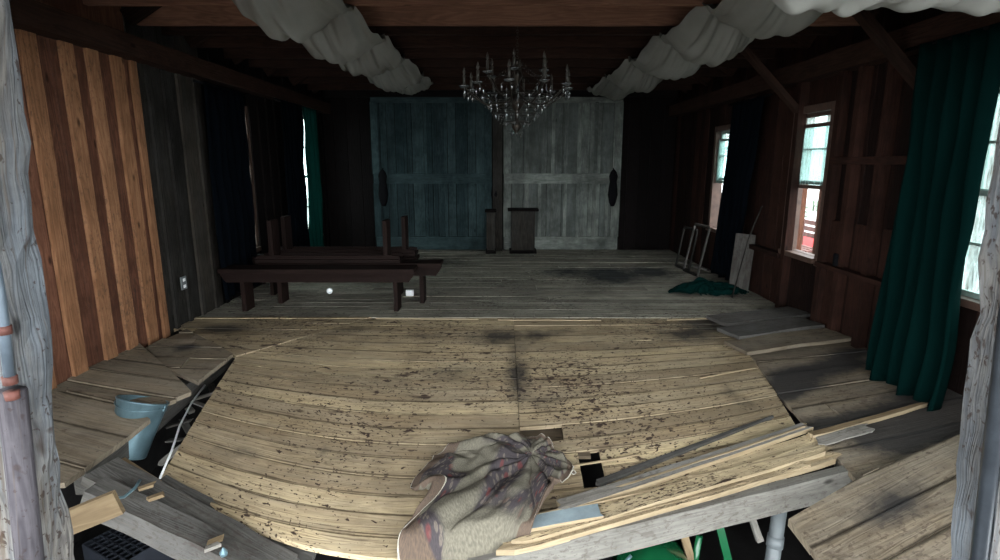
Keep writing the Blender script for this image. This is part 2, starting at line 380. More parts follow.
def planked(name, polys, mats, width, ang=0.0, hf=sag, thick=.03, gap=.006, seed=1, joint=(1.2,2.6), joints=None, lift=0.0, rough=.006, cell=.08, stain=None, bow=None, holes=()):
    """boards laid side by side over convex outlines on the height field; every board its own solid"""
    rr=random.Random(seed); ca,sa=math.cos(ang),math.sin(ang)
    if bow:
        dens=[]
        for q in polys:
            r_=[]
            for i in range(len(q)):
                a,b=q[i],q[(i+1)%len(q)]
                r_.append((a[0],a[1]))
            dens.append(r_)
        polys=[[(p[0],p[1]-bow(p[0],p[1])) for p in q] for q in dens]
    polys=[hull(q) for q in polys]
    def loc(p): return (p[0]*ca+p[1]*sa, -p[0]*sa+p[1]*ca)
    L=[ccw([loc(p) for p in q]) for q in polys]
    xs=[p[0] for q in L for p in q]; ys=[p[1] for q in L for p in q]
    mb=MB(); y=min(ys)-rr.random()*width*.3; k=0
    while y<max(ys):
        w=width*rr.uniform(.85,1.15); y0=y+gap/2; y1=y+w-gap/2; y+=w; k+=1
        x=min(xs)-rr.random()*1.5
        while x<max(xs):
            if joints is not None:
                nx=[j for j in joints if j>x+.05]
                l=(nx[0]-x) if nx and rr.random()<.97 else 9
                if l>3 and nx: l=nx[0]-x
            else: l=rr.uniform(*joint)
            x0=x+.002; x1=x+l-.002; x+=l
            dz=rr.uniform(-rough,rough)+lift; tz=rr.uniform(-rough,rough)*.7; rnd=rr.random()
            u0=rr.uniform(0,50); v0=rr.uniform(0,50); sd=rr.uniform(0,99)
            top={}; faces=[]; em=len(mats)-1 if rr.random()<.02 else 0
            for q in L:
                xa=max(x0,min(p[0] for p in q)); xb=min(x1,max(p[0] for p in q))
                if xa>=xb: continue
                i0=math.floor(xa/cell); i1=math.ceil(xb/cell)
                for i in range(i0,i1):
                    a=max(x0,i*cell); b=min(x1,(i+1)*cell)
                    if b<=a: continue
                    c=[(a,y0),(b,y0),(b,y1),(a,y1)]
                    for e in range(len(q)):
                        c=clip_half(c,q[e],q[(e+1)%len(q)])
                        if len(c)<3: break
                    if len(c)<3: continue
                    if any(hx0<(a+b)/2<hx1 and hy0<(y0+y1)/2<hy1 for hx0,hx1,hy0,hy1 in holes): continue
                    idx=[]
                    for p in c:
                        key=(round(p[0],4),round(p[1],4))
                        if key not in top: top[key]=len(top)
                        if not idx or idx[-1]!=top[key]: idx.append(top[key])
                    if len(idx)>1 and idx[0]==idx[-1]: idx.pop()
                    if len(set(idx))>=3: faces.append(idx)
            if not faces: continue
            keys=list(top.keys()); base=len(mb.v)
            for (px,py) in keys:
                wx,wy=px*ca-py*sa, px*sa+py*ca
                f=(py-y0)/(y1-y0)-.5
                if bow: wy+=bow(wx,wy)
                wy+=.006*noise.noise(Vector((px*1.5,sd,0)))
                z=hf(wx,wy)+dz+tz*f*2+.004*noise.noise(Vector((px*2,sd,3)))
                mb.ed[len(mb.v)]=f+.5
                mb.v.append((wx,wy,z))
            n=len(keys)
            for (vx,vy,vz) in mb.v[base:base+n]: mb.v.append((vx,vy,vz-thick))
            edges={}
            for f in faces:
                for e in range(len(f)):
                    a,b=f[e],f[(e+1)%len(f)]
                    if (b,a) in edges: del edges[(b,a)]
                    else: edges[(a,b)]=1
                mb.face([base+i for i in f],[(u0+keys[i][0],v0+keys[i][1]) for i in f],rnd,0)
                mb.face([base+n+i for i in reversed(f)],[(u0+keys[i][0],v0+keys[i][1]) for i in reversed(f)],rnd,0)
            for (a,b) in edges:
                mb.face([base+b,base+a,base+n+a,base+n+b],[(u0+keys[b][0],v0+keys[b][1]),(u0+keys[a][0],v0+keys[a][1]),(u0+keys[a][0],v0+keys[a][1]+thick),(u0+keys[b][0],v0+keys[b][1]+thick)],rnd,em)
    return mb.build(name, mats, stain=stain)

def blob(cx,cy,rx,ry,ang=0,pw=1.0):
    c,s_=math.cos(ang),math.sin(ang)
    def f(p):
        dx,dy=p[0]-cx,p[1]-cy; a=(dx*c+dy*s_)/rx; b=(-dx*s_+dy*c)/ry
        return pw*max(0.0,1-math.sqrt(a*a+b*b)*.62)
    return f
def stainer(blobs):
    return lambda p: min(1.0,max([b(p) for b in blobs]+[0.0]))
def pblob(px,py,rx,ry,ang=0,pw=1.0):
    p=on_floor(px,py); return blob(p.x,p.y,rx,ry,ang,pw)
def pstreak(a,b,w,pw=1.0):
    a=on_floor(*a); b=on_floor(*b); d=b-a
    return blob((a.x+b.x)/2,(a.y+b.y)/2,d.length*.62,w,math.atan2(d.y,d.x),pw)

FX=lambda px,py: (on_floor(px,py).x, on_floor(px,py).y)
stains=stainer([pblob(610,275,.55,.75,0,1.0),pblob(650,272,.45,.5,0,1.0),pblob(570,272,.6,.5,0,.8),pblob(430,262,.8,.5,0,.7),
    pblob(222,329,.32,.16,0,1.0),pblob(260,332,.2,.1,0,.8),
    pblob(500,338,.42,.22,0,.85),pblob(517,375,.13,.55,0,.85),pblob(535,336,.3,.2,0,.8),pblob(450,372,.35,.2,0,.62),pblob(420,336,.4,.15,0,.6),pblob(350,330,.3,.15,0,.65),pblob(545,405,.25,.25,0,.6),pblob(240,455,.25,.08,-.2,.65),pblob(330,450,.15,.05,.3,.7),pblob(640,345,.4,.1,0,.5),
    pblob(715,325,.45,.3,0,1.0),pblob(690,335,.4,.2,0,.9),pblob(735,395,.12,.35,.3,.6),
    pblob(330,338,.25,.12,0,.55),pblob(560,330,.35,.1,0,.5),pblob(300,305,.5,.2,0,.5)])
# back floor
back=[(-WX,5.36),(WX,5.36),(WX,BY),(-WX,BY)]
cl_=[FX(178,326),FX(205,345),FX(236,357)]
leftstrip=[(-WX,5.0),(cl_[0][0],cl_[0][1]),(cl_[1][0],cl_[1][1]),(-1.95,4.4),(-1.3,5.36),(-WX,5.36)]
struct(planked('floor',[back],[M['oldfloor']],.15,seed=3,stain=stains,cell=.12,rough=.0025))
# sunken slab, in convex pieces
S=dict(a=FX(236,357),b=(-1.3,5.35),c=FX(722,319),d=FX(778,395),e=FX(815,437),f=FX(862,489),g=FX(500,552),h=FX(408,560),i=FX(305,545),j=FX(157,484))
S['c']=(S['c'][0],5.35)
slabst=stains
gapL=(FX(197,330))
pcs=[[S['a'],S['b'],(-1.3,3.2),(-1.3,2.2),S['j']], [(-1.3,5.35),(1.2,5.35),(1.2,2.0),(-1.3,2.0)], [(1.2,5.35),S['c'],S['e'],(1.2,2.0)]]
def slab_cut(poly, lines):
    poly=ccw(poly)
    for a,b in lines: poly=clip_half(poly,a,b)
    return poly
frontcut=[(S['j'],S['i'])]
pieces=[]
L1=[S['j'],S['i'],(-1.3,S['i'][1]+.02)]
pieces.append(ccw([S['a'],S['j'],S['i'],(S['i'][0],5.35),S['b']]))
pieces.append(ccw([(S['i'][0],5.35),S['i'],S['h'],(S['h'][0],5.35)]))
rb=FX(600,492); rc=FX(800,432)
pieces.append(ccw([(S['h'][0],5.35),S['h'],rb,(rb[0],5.35)]))
pieces.append(ccw([(rb[0],5.35),rb,rc,S['d'],S['c']]))
pieces.append(ccw([S['c'],(rb[0],5.35),(rb[0],4.5),S['d']]))
hole=FX(545,436); hole2=FX(590,470)
sj=FX(518,400)[0]

pieces=pieces[:4]
struct(planked('floor',pieces,[M['slab'],M['splinter']],.145,seed=11,stain=slabst,cell=.07,rough=.0035,joints=[-4,-2.9,sj,4.2],bow=bow,gap=.009,
    holes=[(sj,sj+.28,hole[1]-.10,hole[1]+.06),(sj,sj+.16,hole[1]-.2,hole[1]+.0),(hole2[0]-.06,hole2[0]+.05,hole2[1]-.12,hole2[1]+.05)]))
struct(planked('floor',[[(-WX,5.36),(-WX,4.95),cl_[0],(cl_[0][0],5.36)],[(cl_[0][0],5.36),cl_[0],cl_[2],(-1.28,5.36)]],[M['slab']],.15,seed=5,stain=stains,cell=.08,rough=.003,lift=.004))
# left panels
PA=[FX(146,350),FX(186,331),FX(233,356),FX(198,384),FX(166,371)]
PB=[(-WX,FX(57,392)[1]),FX(146,352),FX(164,372),FX(196,395),FX(163,412),FX(112,396)]
PB=[(-WX,3.45),(-WX,4.45),FX(138,357),FX(192,397),FX(166,407),FX(120,390)]
PC=[(-WX,2.3),(-WX,3.45),FX(116,400),FX(151,425),FX(120,452),FX(66,493)]
struct(planked('floor',[PA],[M['sidefloor']],.2,seed=21,lift=.02,ang=.12,stain=stainer([pblob(187,350,.12,.08)])))
struct(planked('floor',[PB],[M['sidefloor']],.24,seed=23,lift=.035,ang=-.05))
struct(planked('floor',[PC],[M['sidefloor']],.28,seed=24,lift=.05,ang=-.08,stain=stainer([pblob(80,450,.2,.12,0,.6)])))
# right side floor
rst=stainer([pstreak((735,408),(865,355),.15,1.7),pstreak((800,440),(925,395),.11,1.4),pstreak((885,445),(965,395),.26,1.8),pstreak((790,355),(870,345),.06,.6),pstreak((860,470),(900,440),.05,.8),
    pstreak((735,330),(800,318),.25,1.2)])
RP=[FX(722,319),(WX,5.35),(WX,2.2),FX(862,489),FX(815,437),FX(778,395)]
RP2=[ccw([(S['c'][0],5.35),FX(778,395),(WX,3.6),(WX,5.35)]),ccw([FX(778,395),FX(815,437),FX(862,489),(WX,2.45),(WX,3.6)])]
struct(planked('floor',RP2,[M['sidefloor']],.24,seed=31,lift=.015,ang=.10,stain=rst,rough=.007))
# near right corner of the floor, its boards running inwards
def hf2(x,y): return sag(x,y)+.03+.02*(x-1.2)
NR=[FX(787,531),FX(864,487),FX(960,447),(WX,FX(960,447)[1]+.1),(WX,1.72),(FX(830,575)[0],1.72)]
dd=Vector(FX(864,487))-Vector(FX(787,531))
struct(planked('floor',[NR],[M['sidefloor']],.21,seed=36,hf=hf2,lift=.03,ang=math.atan2(dd.y,dd.x)*.75,thick=.04,
    stain=stainer([pstreak((800,550),(880,490),.05,.8),pstreak((855,545),(925,500),.045,.9),pstreak((830,525),(850,512),.05,.9),pstreak((880,530),(960,470),.04,.8)])))

# walls ------------------------------------------------------------
def wall_boards(mb, x, y0, y1, z0, z1, w, rr, m=0, t=.022, gap=.004, openings=(), sgn=1):
    """vertical boards along a side wall at x (inner face)"""
    y=y0
    while y<y1-.01:
        ww=min(w*rr.uniform(.8,1.2), y1-y); a,b=y+gap/2,y+ww-gap/2; c=(a+b)/2
        spans=[(z0,z1)]
        for (oa,ob,oz0,oz1) in openings:
            if b>oa and a<ob:
                ns=[]
                for (p,q) in spans:
                    if oz0>p: ns.append((p,min(q,oz0)))
                    if oz1<q: ns.append((max(p,oz1),q))
                spans=ns; 
        dz=rr.uniform(0,.012)
        for (p,q) in spans:
            if q-p>.02: mb.board((x+sgn*(t/2+dz),c,p),(x+sgn*(t/2+dz),c,q),b-a,t,side=(0,1,0),seg=max(1,int((q-p)/.6)),jit=.004,rnd=rr.random(),m=m)
        y+=ww
OUT=.0
WIN_R=[(2.75,3.62,.66,1.95),(5.22,5.80,.62,1.97),(7.30,7.92,.62,1.92)]
WIN_L=[(6.15,6.78,.50,2.08),(8.30,9.2,.36,2.2)]
rr=random.Random(5)
mb=MB()
wall_boards(mb,-WX,1.6,4.80,-.12,3.1,.30,rr,m=0,sgn=-1)
YS=on_x(168,335,-WX+.03).y
# fresh battens over the brown wallboard
for px,wd in ((38,.05),(70,.13),(104,.12),(127,.12),(149,.13),(163,.075)):
    p=on_x(px,300,-WX+.02)
    zt=2.45; zb=-.03+.02*rr.random()
    mb.board((-WX+.012,p.y,zb),(-WX+.012,p.y,zt),wd,.024,side=(0,1,0),seg=8,jit=.006,rnd=rr.uniform(.3,.9),m=1)
for y in (1.75,2.1,2.5,2.9): mb.board((-WX+.012,y,-.05),(-WX+.012,y,2.45),.12,.024,side=(0,1,0),seg=6,jit=.005,rnd=rr.random(),m=1)
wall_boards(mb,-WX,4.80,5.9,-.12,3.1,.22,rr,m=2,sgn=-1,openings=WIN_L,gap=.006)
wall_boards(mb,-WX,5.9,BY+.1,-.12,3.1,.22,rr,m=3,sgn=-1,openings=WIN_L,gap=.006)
y=5.0
while y<BY-.1:
    if not any(a-.1<y<b+.1 for a,b,_,_ in WIN_L):
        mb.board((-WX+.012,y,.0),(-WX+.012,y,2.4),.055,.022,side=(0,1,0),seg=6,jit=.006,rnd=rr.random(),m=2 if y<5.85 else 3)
    y+=rr.uniform(.2,.28)
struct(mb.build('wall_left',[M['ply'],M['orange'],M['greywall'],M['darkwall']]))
mb=MB()
wall_boards(mb,WX,1.6,BY+.1,-.12,3.1,.19,rr,m=0,sgn=1,openings=WIN_R,gap=.003)
for y in (4.78,5.05,5.73,6.9,4.42,4.08): mb.board((WX-.04,y,0),(WX-.04,y,2.35),.07,.08,side=(0,1,0),seg=6,jit=.008,rnd=rr.uniform(.3,1),m=0)
for y in (3.8,4.25,4.6,4.93): mb.board((WX-.015,y,0),(WX-.015,y,1.0 if y>4 else 2.3),.14,.03,side=(0,1,0),seg=6,jit=.006,rnd=rr.uniform(.6,1),m=0)
mb.board((WX-.05,3.7,1.52),(WX-.05,5.05,1.52),.06,.09,side=(0,0,1),seg=4,jit=.006,rnd=.7,m=0)
mb.board((WX-.06,3.7,.60),(WX-.06,5.05,.60),.04,.12,side=(0,0,1),seg=4,jit=.006,rnd=.8,m=0)
mb.board((WX-.05,5.8,.55),(WX-.05,7.1,.55),.05,.09,side=(0,0,1),seg=4,jit=.006,rnd=.5,m=0)
struct(mb.build('wall_right',[M['redwall']]))
mb=MB(); x=-WX
while x<WX:
    w=rr.uniform(.15,.24); w=min(w,WX-x)
    if w<.02: break
    mb.board((x+w/2,BY+.05,-.2),(x+w/2,BY+.05,4.6),w-.004,.03,side=(1,0,0),seg=4,jit=.004,rnd=rr.random()); x+=w
mb.box((0,BY+.09,2.2),(2*WX+.4,.02,4.9),axis=2)
struct(mb.build('wall_back',[M['darkwall']]))
# front wall with the wide opening the picture is taken through
OPX=1.30; FY=1.60
mb=MB()
for s_ in (-1,1):
    x=2.75
    while x<WX+.2:
        mb.board((s_*(x+.1),FY+.02,-.9),(s_*(x+.1),FY+.02,3.2),.195,.03,side=(1,0,0),seg=4,jit=.004); x+=.2
x=-WX
while x<WX:
    mb.board((x+.1,FY+.14,2.03),(x+.1,FY+.14,4.6),.195,.03,side=(1,0,0),seg=2,jit=.004); x+=.2
struct(mb.build('wall_front',[M['greywall']]))
# roof
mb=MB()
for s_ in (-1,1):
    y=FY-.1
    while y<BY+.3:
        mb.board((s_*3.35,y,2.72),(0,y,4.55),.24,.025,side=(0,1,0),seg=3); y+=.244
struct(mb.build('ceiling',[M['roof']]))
# added unseen overhang outside the doorway, cutting high sky light on the near floor
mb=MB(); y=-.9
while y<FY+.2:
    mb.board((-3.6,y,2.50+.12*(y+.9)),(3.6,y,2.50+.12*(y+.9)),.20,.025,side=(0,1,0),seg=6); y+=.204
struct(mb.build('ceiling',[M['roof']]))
for k,(cx_,cy_,sx_,sy_) in enumerate(((-WX-.08,5.7,.14,8.4),(WX+.08,5.7,.14,8.4),(0,BY+.1,6.2,.14))):
    mb=MB(); mb.box((cx_,cy_,-.66),(sx_,sy_,1.1),axis=0 if sx_>sy_ else 1); struct(mb.build('trim_%d'%(5+k),M['dirt']))
# wall plates
mb=MB(); mb.board((-WX+.08,FY,PZ+.06),(-WX+.08,BY,PZ+.06),.16,.16,side=(1,0,0),seg=24,jit=.012); struct(mb.build('trim_1',M['joist']))
mb=MB(); mb.board((WX-.08,FY,PZ+.02),(WX-.08,BY,PZ+.02),.16,.17,side=(1,0,0),seg=24,jit=.012); struct(mb.build('trim_2',M['joist']))

# ceiling joists, one by one
jys=[2.6,3.35,4.38,4.99,5.35,5.9,6.5,7.1,7.8,8.5,9.2]
names=['first','second','third','fourth','fifth','sixth','seventh','eighth','ninth','tenth','eleventh']
for i,y in enumerate(jys):
    mb=MB(); h=.17 if i!=3 else .20
    mb.board((-WX-.1,y,JZ+h/2),(WX+.1,y,JZ+h/2),.055,h,side=(0,1,0),seg=30,jit=.006,rnd=rr.uniform(.35,.75))
    if i in (2,3): mb.board((-1.2,y+.06,JZ+.10),(1.45,y+.06,JZ+.10),.05,.16,side=(0,1,0),seg=12,jit=.006,rnd=.9)
    o=mb.build('ceiling_joist',M['freshjoist'] if i in (2,3) else M['joist'])
    extra={2:'doubled by a short reddish board',3:'holding up the chandelier'}.get(i,'running wall to wall')
    tag(o,'brown timber ceiling joist, %s from the open doorway, %s'%(names[i],extra),'joist','ceiling joists')
# rafters above them
k=0
for k,y in enumerate((3.0,3.9,4.8,5.7,6.6,7.5,8.4,9.3)):
    for s_ in (-1,1):
        mb=MB(); mb.board((s_*(WX-.02),y,PZ+.3),(s_*.02,y,4.40),.05,.13,side=(0,1,0),seg=4,jit=.004)
        o=mb.build('roof_rafter',M['joist']); tag(o,'sloping roof rafter over the %s wall, %s from the doorway'%('windowed' if s_>0 else 'orange-boarded',ORD[k]),'rafter','roof rafters on the %s slope'%('window' if s_>0 else 'plain'))
# braces
for s_,y,d,lab in ((1,4.08,-.75,'diagonal brace rising from the wall post beside the long green curtain'),(1,5.75,-.7,'diagonal brace rising past the window with the red band outside')):
    mb=MB(); mb.board((s_*(WX-.06),y,2.0),(s_*(WX-.75),y-.0,2.68),.09,.05,side=(0,1,0),seg=4,jit=.005)
    o=mb.build('wall_brace',M['joist']); tag(o,lab,'brace')

# near door posts -------------------------------------------------
def rough_post(mb, x, y, w, d, lean, z0=-1.0, z1=2.75, amp=.018, seed=0, inner=1, m=0):
    rings=[]; n=44
    for i in range(n+1):
        z=z0+(z1-z0)*i/n; c=Vector((x+lean*(z-.9),y,z)); pts=[]
        for a,b in ((-1,-1),(-.5,-1),(0,-1),(.5,-1),(1,-1),(1,-.3),(1,.4),(1,1),(.3,1),(-.4,1),(-1,1),(-1,0)):
            e=amp*noise.noise(Vector((a*1.7+seed,b*2,z*2.2)))+amp*.6*noise.noise(Vector((a*4+seed,b*4,z*8)))
            pts.append(c+Vector(((w/2+e)*a,(d/2+e*.6)*b,0)))
        rings.append(pts)
    mb.loft(rings, .5, m)
def post_at(pxt, pxb, y):   # inner edge at top and bottom of the frame
    a=on_y(pxt,0,y); b=on_y(pxb,560,y); lean=(a.x-b.x)/(a.z-b.z); return b.x+lean*(.9-b.z), lean
xi,ln=post_at(13,72,FY)
mb=MB(); rough_post(mb,xi-.115,FY,.11,.15,ln,seed=3,amp=.022)
o=mb.build('doorpost',M['post'],smooth=False); tag(o,'rough weathered grey doorpost next to the orange-boarded wall, with a knot near its foot','post')
mb=MB(); rough_post(mb,xi-.27,FY-.04,.14,.10,ln*.9,seed=9,amp=.03)
o=mb.build('door_jamb_board',M['post']); tag(o,'cracked grey-blue jamb board behind the clipped conduit','board')
mb=MB(); P0=[on_y(px,py,FY-.12) for px,py in ((-2,285),(4,330),(10,380))]
mb.tube([(P0[0].x,FY-.12,2.6),P0[0],P0[1],P0[2]],.014,10)
o=mb.build('conduit_pipe',M['pipeb'],smooth=True)
tag(o,'blue-grey conduit pipe fixed on the jamb, with red rusty fittings','pipe')
for k in (0,1,2):
    mb2=MB(); q=P0[2] if k==0 else (P0[1] if k==1 else on_y(12,395,FY-.12)); mb2.lathe([(.018,-.012),(.019,.012)],c=q,n=10); c_=mb2.build('fitting',M['rust'],smooth=True,parent=o); tag(c_,'rusty red fitting')
mb=MB(); q0=on_y(12,390,FY-.10); q1=on_y(34,600,FY-.10); mb.tube([q0,q1],.035,10); o=mb.build('round_batten',M['batten'],smooth=True); tag(o,'stained purple-grey round rail along the jamb below the conduit','rail')
xr,ln2=post_at(1003,949,FY)
mb=MB(); rough_post(mb,xr+.115,FY,.10,.15,ln2,seed=21,amp=.026)
o=mb.build('doorpost',M['post']); tag(o,'rough weathered grey doorpost next to the long green curtain, with a round bolt hole','post')
mb=MB(); mb.tube([(xr+.18-ln2*0,FY-.06,-1),(xr+.20+ln2*2,FY-.06,1.0),(xr+.22+ln2*3.6,FY-.06,2.7)],.022,10)
o=mb.build('door_track_pipe',plain('dark_track_metal',(.05,.058,.07),.35,.6,.3,8),smooth=True); tag(o,'shiny dark metal pipe running up behind the curtain-side doorpost','pipe')
for px,py,r_,post in ((983,520,.010,1),(957,533,.009,1),(33,525,.010,0)):
    pass

# windows ----------------------------------------------------------
def window(idx, side, a, b, z0, z1, raised, frame, gl):
    X=side*WX
    root=empty('window_%d'%idx,(X,(a+b)/2,z0)); struct(root)
    mb=MB(); c=.07
    def bx(y0,y1,q0,q1,x0,x1): mb.box(((x0+x1)/2-X,(y0+y1)/2-(a+b)/2,(q0+q1)/2-z0),(abs(x1-x0),y1-y0,q1-q0),axis=2 if q1-q0>y1-y0 else 1)
    i=X-side*.035; o_=X+side*.10
    bx(a-c,a,z0-c,z1+c,i,o_); bx(b,b+c,z0-c,z1+c,i,o_); bx(a,b,z1,z1+c,i,o_); bx(a-.03,b+.03,z0-.05,z0,i-side*.04,o_)
    struct(mb.build('casing',M['winframe'],parent=root,bevel=.003))
    zm=(z0+z1)/2
    def sash(q0,q1,xo,mull):
        mb=MB(); s_=.035
        def f(y0,y1,r0,r1): mb.box((xo-X,(y0+y1)/2-(a+b)/2,(r0+r1)/2-z0),(.03,y1-y0,r1-r0),axis=2 if r1-r0>y1-y0 else 1)
        f(a,a+s_,q0,q1); f(b-s_,b,q0,q1); f(a+s_,b-s_,q0,q0+s_); f(a+s_,b-s_,q1-s_,q1)
        if mull: f(a+s_,b-s_,(q0+q1)/2-.008,(q0+q1)/2+.008)
        sh=struct(mb.build('sash',M['wingreen'] if idx!=2 else M['winframe'],parent=root))
        g=MB(); g.box((xo-X,0,(q0+q1)/2-z0),(.004,b-a-2*s_+.01,q1-q0-2*s_+.01)); gg=g.build('pane',M['glass'],parent=sh); struct(gg)
    sash(zm,z1,X+side*.05,True)
    if raised: sash(zm-.04,z1-.10,X+side*.02,False)
    else: sash(z0,zm+.03,X+side*.02,True)
window(1,1,*WIN_R[0],False,None,None)
window(2,1,*WIN_R[1],True,None,None)
window(3,1,*WIN_R[2],True,None,None)
window(4,-1,*WIN_L[0],False,None,None)
window(5,-1,*WIN_L[1],False,None,None)

# ground, yard and what stands outside ----------------------------
def slabmesh(name,x0,x1,y0,y1,z,mat,n=24,amp=.04):
    mb=MB(); P=[[Vector((x0+(x1-x0)*i/n,y0+(y1-y0)*j/n,z+amp*noise.noise(Vector((i*.7,j*.7,z*3))))) for j in range(n+1)] for i in range(n+1)]
    mb.grid(P); return struct(mb.build(name,mat,smooth=True))
slabmesh('ground',-3.2,3.2,1.2,10.2,-1.15,M['dirt'],40,.12)
slabmesh('ground',-12,12,-14,1.25,-.75,M['yard'])
slabmesh('ground',3.1,40,1.2,34,-.55,M['yard'])
slabmesh('ground',-40,-3.1,1.2,34,-.55,M['yard'])
#PART2
# big painted double doors in the back wall -----------------------
def back_door(idx,x0,x1,mat,seed):
    r_=random.Random(seed); root=empty('door_%d'%idx,((x0+x1)/2,BY-.04,0)); struct(root); cx=(x0+x1)/2
    def mk(name): 
        return MB()
    mb=MB(); x=x0
    while x<x1-.02:
        w=min(r_.choice((.14,.2,.26)),x1-x); mb.board((x+w/2-cx,0,0.02),(x+w/2-cx,0,2.62),w-.008,.025,side=(1,0,0),seg=6,jit=.003,rnd=r_.random()); x+=w
    struct(mb.build('door_boards',mat,root))
    for z,h in ((.13,.23),(1.24,.17),(2.55,.14)):
        mb=MB(); mb.board((x0-cx+.02,-.03,z),(x1-cx-.02,-.03,z),h,.03,side=(0,0,1),seg=10,jit=.003,rnd=.8); struct(mb.build('rail',mat,root,bevel=.003))
    x=x0+.06; k=0
    while x<x1:
        mb=MB(); wd=.12 if k in (0,) else .055; mb.board((x-cx,-.03,.24),(x-cx,-.03,1.16),wd,.026,side=(1,0,0),seg=5,jit=.003,rnd=r_.random()); struct(mb.build('stile',mat,root))
        mb=MB(); mb.board((x-cx,-.03,1.32),(x-cx,-.03,2.5),wd,.026,side=(1,0,0),seg=5,jit=.003,rnd=r_.random()); struct(mb.build('stile',mat,root))
        k+=1; x+=r_.choice((.22,.28,.17,.34))
    mb=MB(); mb.board((x1-cx-.06,-.03,.24),(x1-cx-.06,-.03,2.5),.12,.027,side=(1,0,0),seg=5,jit=.003,rnd=.6); struct(mb.build('stile',mat,root))
back_door(1,-2.17,-.14,M['doordark'],4)
back_door(2,.06,2.06,M['door'],8)
mb=MB(); mb.board((-.04,BY-.10,0),(-.04,BY-.10,2.7),.16,.08,side=(1,0,0),seg=8,jit=.008); struct(mb.build('trim_3',M['greywall']))
mb=MB(); mb.board((-2.9,BY-.10,2.64),(2.9,BY-.10,2.64),.14,.10,side=(0,0,1),seg=12,jit=.008); struct(mb.build('trim_4',M['roof']))
# three dark oval hangings on the door posts
for px,lab in ((383,'by the outer edge of the dark teal door'),(496,'on the post between the two big painted doors'),(613,'by the outer edge of the pale door')):
    p=on_y(px,188,BY-.10); mb=MB()
    mb.lathe([(.012,.31),(.05,.27),(.075,.2),(.06,.1),(.075,0),(.085,-.12),(.06,-.24),(.03,-.31)],n=12)
    mb2=MB(); mb2.tube([(0,0,.29),(0,.1,.33),(0,.24,.33)],.008,6)
    o=mb.build('oval_hanging',M['black'],smooth=True); o.location=p; o.scale=(1,.5,1)
    c_=mb2.build('hook',M['black'],parent=o); tag(o,'dark oval wall hanging '+lab,'hanging','dark oval hangings on the back wall')
# pedestals
for px0,px1,ptop,lab,nm in ((486,496,210,'narrow grey-brown wooden stand between the two big painted doors',0),(509,536,209,'short dark wooden stand in front of the pale panelled door',1)):
    b=on_z((px0+px1)/2,252,0); b.y=min(b.y,BY-.33); w=(px1-px0)/F_PX*b.y; t_=on_y(500,ptop,b.y).z
    mb=MB()
    r_=empty('wooden_stand',(b.x,b.y,0)); d=.3
    mb.box((0,0,t_/2),(w*.86,d*.8,t_),axis=2,rnd=.4); mb.build('body',M['greywall'],r_,bevel=.006)
    m2=MB(); m2.box((0,0,t_-.01),(w*1.12,d,.035),axis=0,rnd=.3); m2.build('top',M['darkwall'],r_,bevel=.004)
    m3=MB(); m3.box((0,0,.03),(w*1.0,d*.9,.06),axis=0,rnd=.3); m3.build('base',M['darkwall'],r_,bevel=.004)
    tag(r_,lab,'stand')

# benches ----------------------------------------------------------
def make_bench(L,D=.27,Hh=.45,legs=(.22,.22),a=.10):
    r_=empty('bench'); mb=MB(); mb.board((-L/2,0,Hh-.02),(L/2,0,Hh-.02),D,.04,side=(0,1,0),seg=12,jit=.002); mb.build('seat',M['bench'],r_,bevel=.004)
    for s_ in (-1,1):
        y=s_*(D/2-.03)
        prof=[(-L/2+.01,y,Hh-.04),(L/2-.01,y,Hh-.04),(L/2-.01,y,Hh-.07),(L/2-.06,y,Hh-.04-a),(-L/2+.06,y,Hh-.04-a),(-L/2+.01,y,Hh-.07)]
        m2=MB(); m2.prism(prof,(0,1,0),-s_*.025,rnd=.5); m2.build('apron',M['bench'],r_)
    for s_,q in ((-1,legs[0]),(1,legs[1])):
        m3=MB(); m3.board((s_*(L/2-q),0,0),(s_*(L/2-q),0,Hh-.04),.045,D-.07,side=(1,0,0),seg=3,jit=.002); m3.build('leg',M['bench'],r_,bevel=.003)
    return r_
def put_bench(L,x,y,z,flip,lab,rz=0,legs=(.22,.22)):
    b=make_bench(L,legs=legs,a=.04 if flip else .10); b.location=(x,y,z+(.45 if flip else 0)); b.rotation_euler=(math.pi if flip else 0,0,rz)
    tag(b,lab,'bench','benches beside the left wall'.replace('left','plain'))
put_bench(1.98,-1.86,5.68,0,False,'front dark brown bench, upright, with its long clipped-corner apron towards the doorway',.0,(.22,.20))
put_bench(1.98,-1.62,6.02,0,False,'second dark brown bench, upright, its end poking out past the front bench')
put_bench(1.9,-1.9,6.40,0,False,'rear upright dark brown bench carrying the overturned ones')
put_bench(1.55,-1.84,6.02,.452,True,'overturned bench lying on the second upright bench, legs in the air',.0,(.17,.16))
put_bench(1.7,-1.82,6.46,.452,True,'overturned bench furthest back, nearest the green-lit slit, legs in the air',-.0,(.2,.13))
p=on_z(331,293,0.0); mb=MB(); mb.lathe([(.0,.0),(.022,.001),(.032,.05),(.034,.075),(.030,.073),(.02,.006),(0,.006)],n=14,caps=False)
o=mb.build('paper_cup',M['paper'],smooth=True); o.location=(p.x,5.98,.0); o.location=(p.x,p.y,0.036); o.rotation_euler=(math.pi/2*.96,0,.1); tag(o,'small white cup lying on the floor under the benches','cup')
p=on_z(410,296,0); mb=MB(); mb.box((0,0,.035),(.09,.05,.07)); o=mb.build('small_box',M['paper'],bevel=.006); o.location=(p.x,p.y,0.004); tag(o,'small pale blue-white carton on the floor behind the bench leg','box')
p=on_z(398,297,0); mb=MB(); mb.lathe([(.018,0),(.02,.03),(.012,.04),(.012,.048)],n=10); o=mb.build('plastic_bottle_cap',M['paper'],smooth=True); o.location=(p.x,p.y,0.004); tag(o,'tiny white cap standing next to the pale carton','cap')

